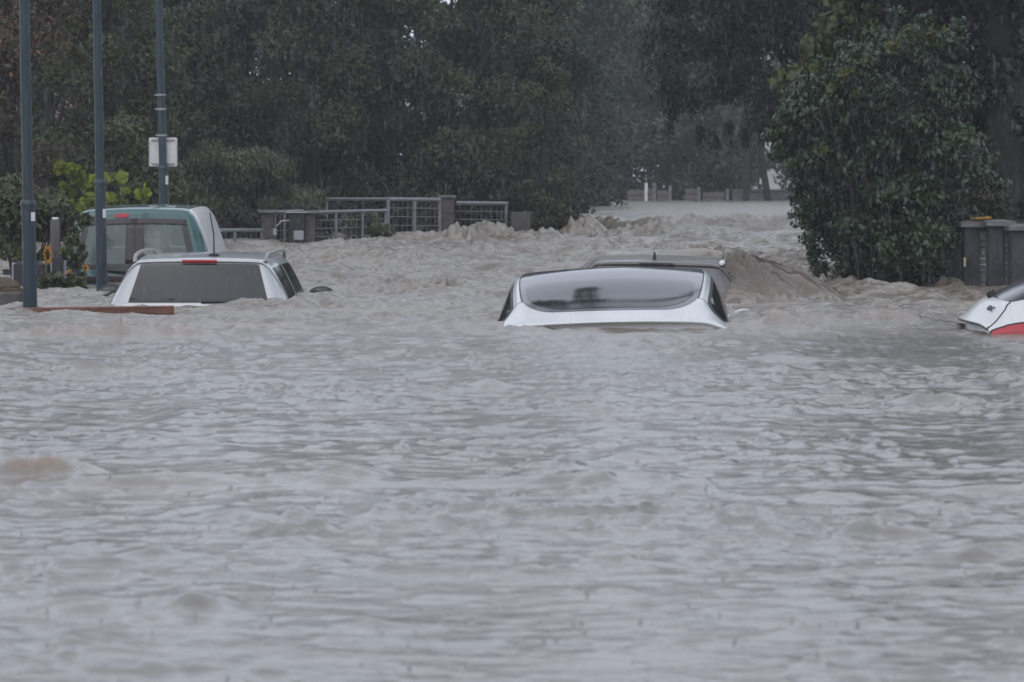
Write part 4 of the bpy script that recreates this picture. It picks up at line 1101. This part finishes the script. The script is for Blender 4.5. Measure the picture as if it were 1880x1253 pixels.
# --- willow shrub spreading over the fence
def shrub(name, loc, label, cat, blobs, n, leaf, m, seed, stems, aspect=.5, droop=.4, extra=None, shell=.5, stem_r=.018, group=None):
    t = empty(name, loc, label, cat, group)
    mb = MB(); rng = np.random.default_rng(seed+9)
    for i in range(stems):
        b = blobs[rng.integers(len(blobs))]
        bx, by = rng.uniform(-.12, .12, 2)
        e = (b[0]+rng.uniform(-.5, .5)*b[3], b[1]+rng.uniform(-.5, .5)*b[4], b[2]+rng.uniform(0, .6)*b[5])
        mb.tube([(bx, by, 0), (bx+(e[0]-bx)*.35, by+(e[1]-by)*.35, e[2]*.6), e], [stem_r, stem_r*.75, stem_r*.3], 6)
    mb.build('stems', M['twig'], t)
    foliage('leaves', t, blobs, n, leaf, m, seed, aspect, droop, shell=shell)
    if extra: extra(t)
    return t
rng = np.random.default_rng(77)
def cloud(spec, D, n, r0, r1, depth=.5, seed=0):
    """leaf clumps filling an outline given as (px,py) polygon measured at distance D, relative to x0 = first arg"""
    rg = np.random.default_rng(seed); poly = spec; out = []
    xs = [p[0] for p in poly]; ys = [p[1] for p in poly]
    def inside(x, y):
        c = False; j = len(poly)-1
        for i in range(len(poly)):
            xi, yi = poly[i]; xj, yj = poly[j]
            if (yi > y) != (yj > y) and x < (xj-xi)*(y-yi)/(yj-yi)+xi: c = not c
            j = i
        return c
    while len(out) < n:
        px, py = rg.uniform(min(xs), max(xs)), rg.uniform(min(ys), max(ys))
        if inside(px, py):
            r = rg.uniform(r0, r1); out.append((X(px, D), rg.uniform(-depth, depth), Z(py, D), r, r, r*rg.uniform(.6, .9)))
    return out
def rel(blobs, loc): return [(b[0]-loc[0], b[1], b[2]-loc[2]) + tuple(b[3:]) for b in blobs]
D = 60.5; loc = (X(450, D), D, G)
shrub('willow_shrub', loc, 'feathery olive willow shrub spreading left of the lower gate panel', 'shrub',
      rel(cloud([(330, 300), (400, 270), (470, 272), (540, 315), (600, 375), (610, 420), (560, 400), (470, 430), (340, 430)], D, 40, .18, .34, .6, 1), loc), 20000, .085, L['willow'], 701, 26, aspect=.28, droop=.9)
for (D, poly, nb_, sd_, lab_) in ((58.6, [(330, 400), (470, 385), (560, 395), (600, 400), (600, 458), (330, 458)], 26, 21, 'dark low hedge behind the letterbox gate'),
        (63.5, [(590, 385), (720, 372), (820, 380), (820, 440), (590, 445)], 22, 22, 'dark low hedge behind the high mesh gate'),
        (64.5, [(800, 370), (960, 365), (1040, 380), (1045, 430), (800, 432)], 22, 23, 'dark low hedge behind the right end of the fence')):
    loc = (X(poly[1][0], D), D, G)
    shrub('hedge_shrub', loc, lab_, 'shrub', rel(cloud(poly, D, nb_, .18, .30, .3, sd_), loc), 6000, .11, L['black'], 900+sd_, 10)
D = 57.8; loc = (X(640, D), D, G)
shrub('hedge_shrub', loc, 'low green shrub growing through the lower gate panel', 'shrub',
      rel(cloud([(610, 400), (660, 385), (700, 400), (715, 440), (690, 460), (620, 462)], D, 14, .09, .17, .25, 2), loc), 2600, .085, L['willow'], 711, 14, aspect=.45)
# --- lime-leaved plant behind the van
D = 54.0; loc = (X(175, D), D, G)
shrub('hazel_bush', loc, 'bright lime-leaved bush above the roof of the teal van', 'bush',
      rel(cloud([(95, 320), (120, 285), (155, 300), (200, 282), (235, 310), (265, 350), (262, 385), (160, 400), (85, 385)], D, 20, .07, .15, .25, 3), loc), 560, .15, L['lime'], 721, 12, aspect=.9, droop=.15)
D = 55.5; loc = (X(160, D), D, G)
shrub('hedge_shrub', loc, 'dull green hedge shrub behind the lime-leaved bush', 'shrub',
      rel(cloud([(60, 290), (130, 230), (230, 225), (290, 260), (330, 400), (60, 470)], D, 34, .18, .30, .4, 4), loc), 7000, .11, L['green'], 731, 16)
D = 44.5; loc = (X(50, D), D, G)
shrub('hedge_shrub', loc, 'dark hedge shrub behind the picket fence at the left edge', 'shrub',
      rel(cloud([(-60, 380), (40, 330), (110, 380), (130, 470), (100, 500), (-60, 510)], D, 26, .13, .25, .35, 5), loc), 6500, .085, L['green'], 741, 14)
# --- climbing plant hanging in front of the van's left corner
D = 41.2; loc = (X(140, D), D, G)
shrub('climbing_plant', loc, 'leafy climbing plant hanging over the left corner of the teal van', 'plant',
      rel(cloud([(118, 470), (128, 420), (150, 395), (165, 400), (150, 440), (152, 480), (160, 530), (100, 535), (85, 505)], D, 16, .05, .10, .14, 6), loc), 1050, .075, L['green'], 751, 10, aspect=.6, droop=.5, stem_r=.008)
D = 40.4; loc = (X(95, D), D, G)
shrub('climbing_plant', loc, 'low broad-leaved plant at the water below the large sunflower', 'plant',
      rel(cloud([(76, 512), (95, 505), (120, 515), (150, 505), (158, 535), (80, 535)], D, 12, .05, .09, .12, 7), loc), 420, .09, L['green'], 761, 8, aspect=.7, droop=.3, stem_r=.008)
D = 41.6; loc = (X(38, D), D, G)
shrub('sunflower_plant', loc, 'broad green leaves beside the first lamp post above the picket fence', 'plant',
      rel(cloud([(22, 480), (30, 455), (45, 455), (70, 465), (66, 490), (25, 490)], D, 6, .05, .08, .1, 8), loc), 70, .14, L['hazel'], 771, 6, aspect=.8, droop=.3, stem_r=.010)

# --- right bank: glossy bush, hazel behind it, ivy-clad trunk, overhanging dark tree
D = 42.6; loc = (X(1660, D), D, G)
big = cloud([(1470, 410), (1475, 360), (1490, 300), (1430, 265), (1450, 200), (1500, 150), (1580, 95), (1670, 50), (1745, 70), (1800, 200), (1812, 300), (1750, 400), (1700, 490), (1640, 505), (1560, 500), (1510, 465)], D, 120, .16, .30, .75, 9)
def sprigs(t):
    pass
shrub('laurel_bush', loc, 'large dark glossy-leaved bush leaning over the water on the right', 'bush', rel(big, loc) + [(rng.uniform(-.75, .35), rng.uniform(-.7, 0), rng.uniform(1.35, 2.0), .22, .22, .2) for _ in range(26)] + [(X(p, D)-loc[0], rng.uniform(-.6, .2), Z(q, D)-loc[2], .13, .13, .10) for p, q in ((1425, 285), (1440, 225), (1418, 250), (1455, 180), (1478, 150), (1500, 118), (1545, 85), (1600, 62), (1640, 30), (1700, 35), (1760, 45), (1470, 320), (1462, 345), (1452, 300), (1480, 440), (1500, 490), (1825, 340), (1790, 400))], 54000, .078, L['glossy'], 801, 10, aspect=.55, droop=.55, shell=.42, stem_r=.03)
D = 42.2; loc = (X(1585, D), D, G)
fringe = cloud([(1470, 430), (1468, 370), (1490, 355), (1500, 480), (1520, 500), (1492, 492)], D, 10, .04, .08, .15, 10) + [(X(p, D), 0, Z(q, D), .045, .05, .035) for p, q in ((1452, 364), (1466, 369), (1480, 366), (1470, 395), (1486, 455), (1494, 485), (1500, 470), (1440, 262), (1428, 270), (1452, 250))]
shrub('laurel_branch', loc, 'loose outer branch of dark leaves at the left rim of the glossy bush', 'branch', rel(fringe, loc), 700, .085, L['glossy'], 811, 4, aspect=.5, droop=.7, stem_r=.008)
D = 46.5; loc = (X(1590, D), D, G)
shrub('hazel_tree', loc, 'hazel with yellow-green leaves above the glossy bush', 'tree',
      rel(cloud([(1430, 120), (1470, 80), (1500, 0), (1560, -50), (1700, -60), (1760, -20), (1770, 60), (1720, 120), (1600, 150), (1540, 190), (1480, 200)], D, 44, .18, .32, .5, 11), loc), 6500, .125, L['hazel'], 821, 22, aspect=.75, droop=.5, stem_r=.03)
D = 42.0; loc = (X(1600, D), D, G)
shrub('hazel_branch', loc, 'thin spray of yellow-green leaves poking out of the glossy bush', 'branch',
      rel([(X(p, D), rng.uniform(-.75, -.45), Z(q, D), .07, .07, .06) for p, q in ((1545, 135), (1560, 175), (1512, 165), (1580, 110), (1650, 60), (1690, 70), (1710, 55), (1660, 85), (1500, 275), (1540, 140), (1470, 100), (1490, 130), (1625, 90))], loc), 300, .10, L['hazel'], 831, 12, aspect=.75, droop=.4, stem_r=.006)
D = 44.2; loc = (X(1730, D), D, G)
shrub('hedge_shrub', loc, 'russet-tinged shrub left of the brick pillars', 'shrub',
      rel(cloud([(1690, 340), (1760, 300), (1850, 330), (1850, 400), (1750, 420), (1745, 500), (1660, 500), (1650, 420)], D, 26, .12, .22, .3, 12), loc), 6500, .075, L['russet'], 841, 14)
D = 46.0; loc = (X(1640, D), D, G)
shrub('hedge_shrub', loc, 'dark shrub filling the bank behind the glossy bush', 'shrub',
      rel(cloud([(1490, 330), (1540, 120), (1700, 20), (1800, 10), (1850, 200), (1860, 440), (1740, 500), (1530, 490)], D, 70, .25, .42, .4, 15), loc), 15000, .12, L['black'], 845, 14)
# tree with ivy
D = 45.5
t = empty('ivy_tree', (X(1895, D), D, G), 'thick ivy-clad tree trunk at the right edge', 'tree')
tr = [(0, 0, 0), (-.05, 0, 1.6), (-.22, .05, 3.0), (-.45, .1, 4.6), (-.7, 0, 6.5)]
mb = MB(); mb.tube(tr, [.42, .38, .36, .33, .25], 16)
for (a, b) in (((-.4, .1, 4.3), (-1.6, -.5, 5.8)), ((-.5, .1, 4.8), (.9, -.3, 6.2)), ((-.6, 0, 5.8), (-1.6, .6, 6.3))):
    mb.tube([a, tuple((np.array(a)+np.array(b))/2+np.array([0, 0, .1])), b], [.14, .10, .05], 8)
mb.build('trunk', M['bark'], t)
mb = MB(); mb.tube([(-.45, .1, 4.4), (-2.6, -3.2, 6.0), (-4.8, -7.4, 6.0), (-6.2, -9.1, 5.0), (-7.6, -9.3, 5.1)], [.16, .12, .07, .04, .02], 8); mb.build('added_bough', M['bark'], t)  # limb added above the frame so its leaves mirror in the coupe's rear glass
bl = [(-5.6 - .15*k + rng.uniform(-.2, .2), -9.2 + rng.uniform(-.3, .3), 4.75 + .035*k + rng.uniform(-.15, .15), .2, .2, .15) for k in range(14)]
foliage('added_bough_leaves', t, bl, 2600, .10, L['ivy'], 855)  # leaf clumps of the added limb, there for that reflection only
iv = []
for k in range(90):
    f = k/89; p = herm(np.array(tr), np.array([f*3.2]))[0]; a = rng.uniform(0, 6.28); r = rng.uniform(.34, .46)
    iv.append((p[0]+math.cos(a)*r, p[1]+math.sin(a)*r, p[2]+rng.uniform(-.1, .1), .16, .16, .22))
foliage('ivy', t, iv, 21000, .08, L['ivy'], 851, .85, .8)
cr = [(rng.uniform(-2.0, 1.5), rng.uniform(-1.5, 1.5), rng.uniform(4.9, 6.2), .6, .6, .45) for _ in range(26)] + [(rng.uniform(-1.9, -.5), rng.uniform(-.5, .8), rng.uniform(3.6, 5.4), .38, .38, .4) for _ in range(18)]
foliage('crown', t, cr, 10000, .12, L['black'], 861)
# overhanging tree
D = 57.0; loc = (X(1575, D), D, G)
ov = cloud([(1170, -110), (1180, 40), (1215, 150), (1250, 190), (1300, 235), (1370, 215), (1430, 250), (1500, 260), (1640, 200), (1700, -110)], D, 100, .30, .55, 1.1, 13)
t = empty('overhanging_tree', loc, 'dark tree hanging low over the water at upper right', 'tree')
mb = MB(); mb.tube([(0, 0, 0), (.05, 0, 1.6), (-.15, 0, 3.2), (-.6, 0, 5.2)], [.26, .22, .18, .08], 12)
for (px, py) in ((1230, 80), (1300, 180), (1400, 150), (1260, 10), (1480, 60), (1640, 60)):
    e = (X(px, D)-loc[0], rng.uniform(-.5, .5), Z(py, D)-loc[2]); mb.tube([(-.05, 0, 2.6), (e[0]*.5, e[1]*.5, e[2]*.5+1.9), e], [.09, .06, .02], 7)
mb.build('trunk', M['bark'], t)
foliage('crown', t, rel(ov, loc), 60000, .095, L['black'], 871, .4, 1.0)
# fine hanging sprays along its lower rim
sp = [(X(p, D), rng.uniform(-.6, .3), Z(q, D), .10, .10, .22) for p, q in ((1215, 170), (1240, 205), (1285, 250), (1310, 262), (1335, 240), (1190, 90), (1395, 245), (1435, 262), (1230, 235), (1365, 250))]
for i_, b_ in enumerate(rel(sp, loc)): foliage('hanging_spray', t, [b_], 90, .10, L['black'], 881+i_, .35, 1.4, shell=.6)
# bare trunk and leaning trunk far back by the pale house
D = 122.0
t = empty('bare_trunk', (X(1369, D), D, -.9), 'straight dark tree trunk standing in the far end of the upper pool', 'tree')
mb = MB(); mb.tube([(0, 0, 0), (.02, 0, 2.5), (-.02, 0, 5)], [.13, .115, .10], 10); mb.build('trunk', M['bark'], t)
foliage('crown', t, [(rng.uniform(-.7, 1.6), rng.uniform(-.5, .5), rng.uniform(2.9, 6), .42, .42, .32) for _ in range(20)], 2600, .16, L['dull'], 891)
t = empty('leaning_trunk', (X(1416, D+1), D+1, -.9), 'dark trunk leaning left beside the pale house', 'tree')
mb = MB(); mb.tube([(0, 0, 0), (-.12, 0, 1.5), (-.32, 0, 2.8), (-.35, 0, 4)], [.15, .12, .10, .06], 10); mb.build('trunk', M['bark'], t)
foliage('crown', t, [(rng.uniform(-1.0, .2), rng.uniform(-.4, .4), rng.uniform(2.9, 4.6), .3, .3, .25) for _ in range(10)], 800, .15, L['dull'], 895)

# ------------------------------------------------------------------ far buildings, fence and pale blue car
D = 150.0
t = empty('house', (X(1424, D), D, -.9), 'pale rendered house glimpsed between the far trees', 'house')
mb = MB(); mb.box(-.85, .75, 0, 6, 0, 9.2); mb.build('wall', M['pale_plaster'], t)
mb = MB(); mb.add([(-1.1,-.3,9.21),(1.0,-.3,9.21),(1.0,6.3,9.21),(-1.1,6.3,9.21),(-1.1,3,10.6),(1.0,3,10.6)], [(0,1,5,4),(2,3,4,5),(0,4,3),(1,2,5),(0,3,2,1)]); mb.build('roof', M['roof_tile'], t, smooth=False)
mb = MB(); mb.box(.05, .30, -.03, -.002, 2.15, 2.28); mb.build('vent', M['rubber'], t)
mb = MB(); mb.box(.76, 2.6, .4, 5, 0, 4.6); mb.build('annex', M['grey_wood'], t)
D = 95.0
t = empty('house', (X(132, D), D, -1.2), 'pink rendered house glimpsed between the trees at upper left', 'house')
mb = MB(); mb.box(-1.8, 1.6, 0, 6, 0, 7.4); mb.build('wall', M['pink_plaster'], t)
mb = MB(); mb.add([(-2.1,-.4,7.61),(1.9,-.4,7.61),(1.9,6.4,7.61),(-2.1,6.4,7.61),(-2.1,3,10),(1.9,3,10)], [(0,1,5,4),(2,3,4,5),(0,4,3),(1,2,5),(0,3,2,1)]); mb.build('roof', M['roof_tile'], t, smooth=False)
# far timber fence along the end of the pool
D = 121.0
t = empty('rail_fence', (X(1090, D), D, -.9), 'wooden board fence with pale posts along the far end of the pool', 'fence')
for (px, yt, mm_) in ((1117, 338, 'cap_stone'), (1186, 336, 'pale_plaster'), (1201, 336, 'cap_stone'), (1230, 341, 'cap_stone'), (1283, 344, 'cap_stone'), (1335, 347, 'cap_stone')):
    mb = MB(); x = X(px, D)-X(1090, D); mb.box(x-.05, x+.05, -.06, .06, 0, Z(yt, D)+.9); mb.build('post', M[mm_], t, smooth=False)
for (a, b, yt) in ((1090, 1114, 348), (1152, 1183, 349), (1190, 1198, 347), (1206, 1227, 350), (1257, 1280, 347), (1290, 1330, 353)):
    mb = MB(); x0 = X(a, D)-X(1090, D); x1 = X(b, D)-X(1090, D)
    for k in range(4):
        mb.box(x0, x1, -.03, .02, Z(yt, D)+.9-.19*(k+1)+.02, Z(yt, D)+.9-.19*k)
    mb.build('board_panel', M['grey_wood'], t, smooth=False)
t = empty('low_wall', (X(1345, 124.), 124., -.9), 'low grey wall running along the far end of the pool below the pale house', 'wall')
mb = MB(); mb.box(0, 2.9, 0, .3, 0, Z(352, 124.)+.9); mb.build('masonry', M['cap_stone'], t, bevel=.02)
mb = MB(); mb.box(-.03, 2.93, -.04, .34, Z(352, 124.)+.902, Z(350, 124.)+.94); mb.build('coping', M['cap_stone'], t, bevel=.01)
estate((X(1388, 128.), 128., -.25), R(4), M['pale_blue_paint'], 'pale blue car parked beyond the low wall between two far trunks', 'car', M['tint_glass'], mirror=False, scale=.62, rails=False, antenna='fin')

# ------------------------------------------------------------------ rain and haze
def rain():
    r = np.random.default_rng(99); n = 22000
    y = 8 + 55*r.random(n)**.7; x = r.uniform(-.17, .17, n)*y; z = r.uniform(.05, 1.0, n)*(1.4 + y*.055)
    ln = r.uniform(.012, .034, n); wd = r.uniform(.0008, .0016, n)
    P = np.stack([x, y, z], 1); o = np.zeros((n, 6, 3))
    o[:, 0, 2] = -ln*.8; o[:, 0, 0] = .02*ln; o[:, 5, 2] = ln*1.2
    for k, a in enumerate((0, .5, 1., 1.5)):
        o[:, 1+k, 0] = np.cos(a*np.pi)*wd; o[:, 1+k, 1] = np.sin(a*np.pi)*wd; o[:, 1+k, 2] = -ln*.25
    V = (P[:, None] + o).reshape(-1, 3)
    f = [(0, 2, 1), (0, 3, 2), (0, 4, 3), (0, 1, 4), (5, 1, 2), (5, 2, 3), (5, 3, 4), (5, 4, 1)]
    Q = (np.array(f)[None] + 6*np.arange(n)[:, None, None]).reshape(-1, 3)
    m = mat('rain_water', (.55, .56, .60), .1, ior=1.33, var=.05); m.node_tree.nodes['Principled BSDF'].inputs['Alpha'].default_value = .12
    tag(np_mesh('raindrops', V, Q, m, smooth=True), 'falling raindrops over the flooded street', 'rain', kind='stuff')
rain()
hz = MB(); hz.box(-120, 120, -30, 202, -2.9, 15.0)
hm = bpy.data.materials.new('rain_haze'); hm.use_nodes = True
for n in list(hm.node_tree.nodes):
    if n.type == 'BSDF_PRINCIPLED': hm.node_tree.nodes.remove(n)
pv = hm.node_tree.nodes.new('ShaderNodeVolumePrincipled'); pv.inputs['Density'].default_value = .0009; pv.inputs['Color'].default_value = (.90, .92, .96, 1); pv.inputs['Anisotropy'].default_value = .2
hm.node_tree.links.new(pv.outputs[0], hm.node_tree.nodes['Material Output'].inputs['Volume'])
ho = hz.build('haze', hm, smooth=False); tag(ho, kind='stuff')
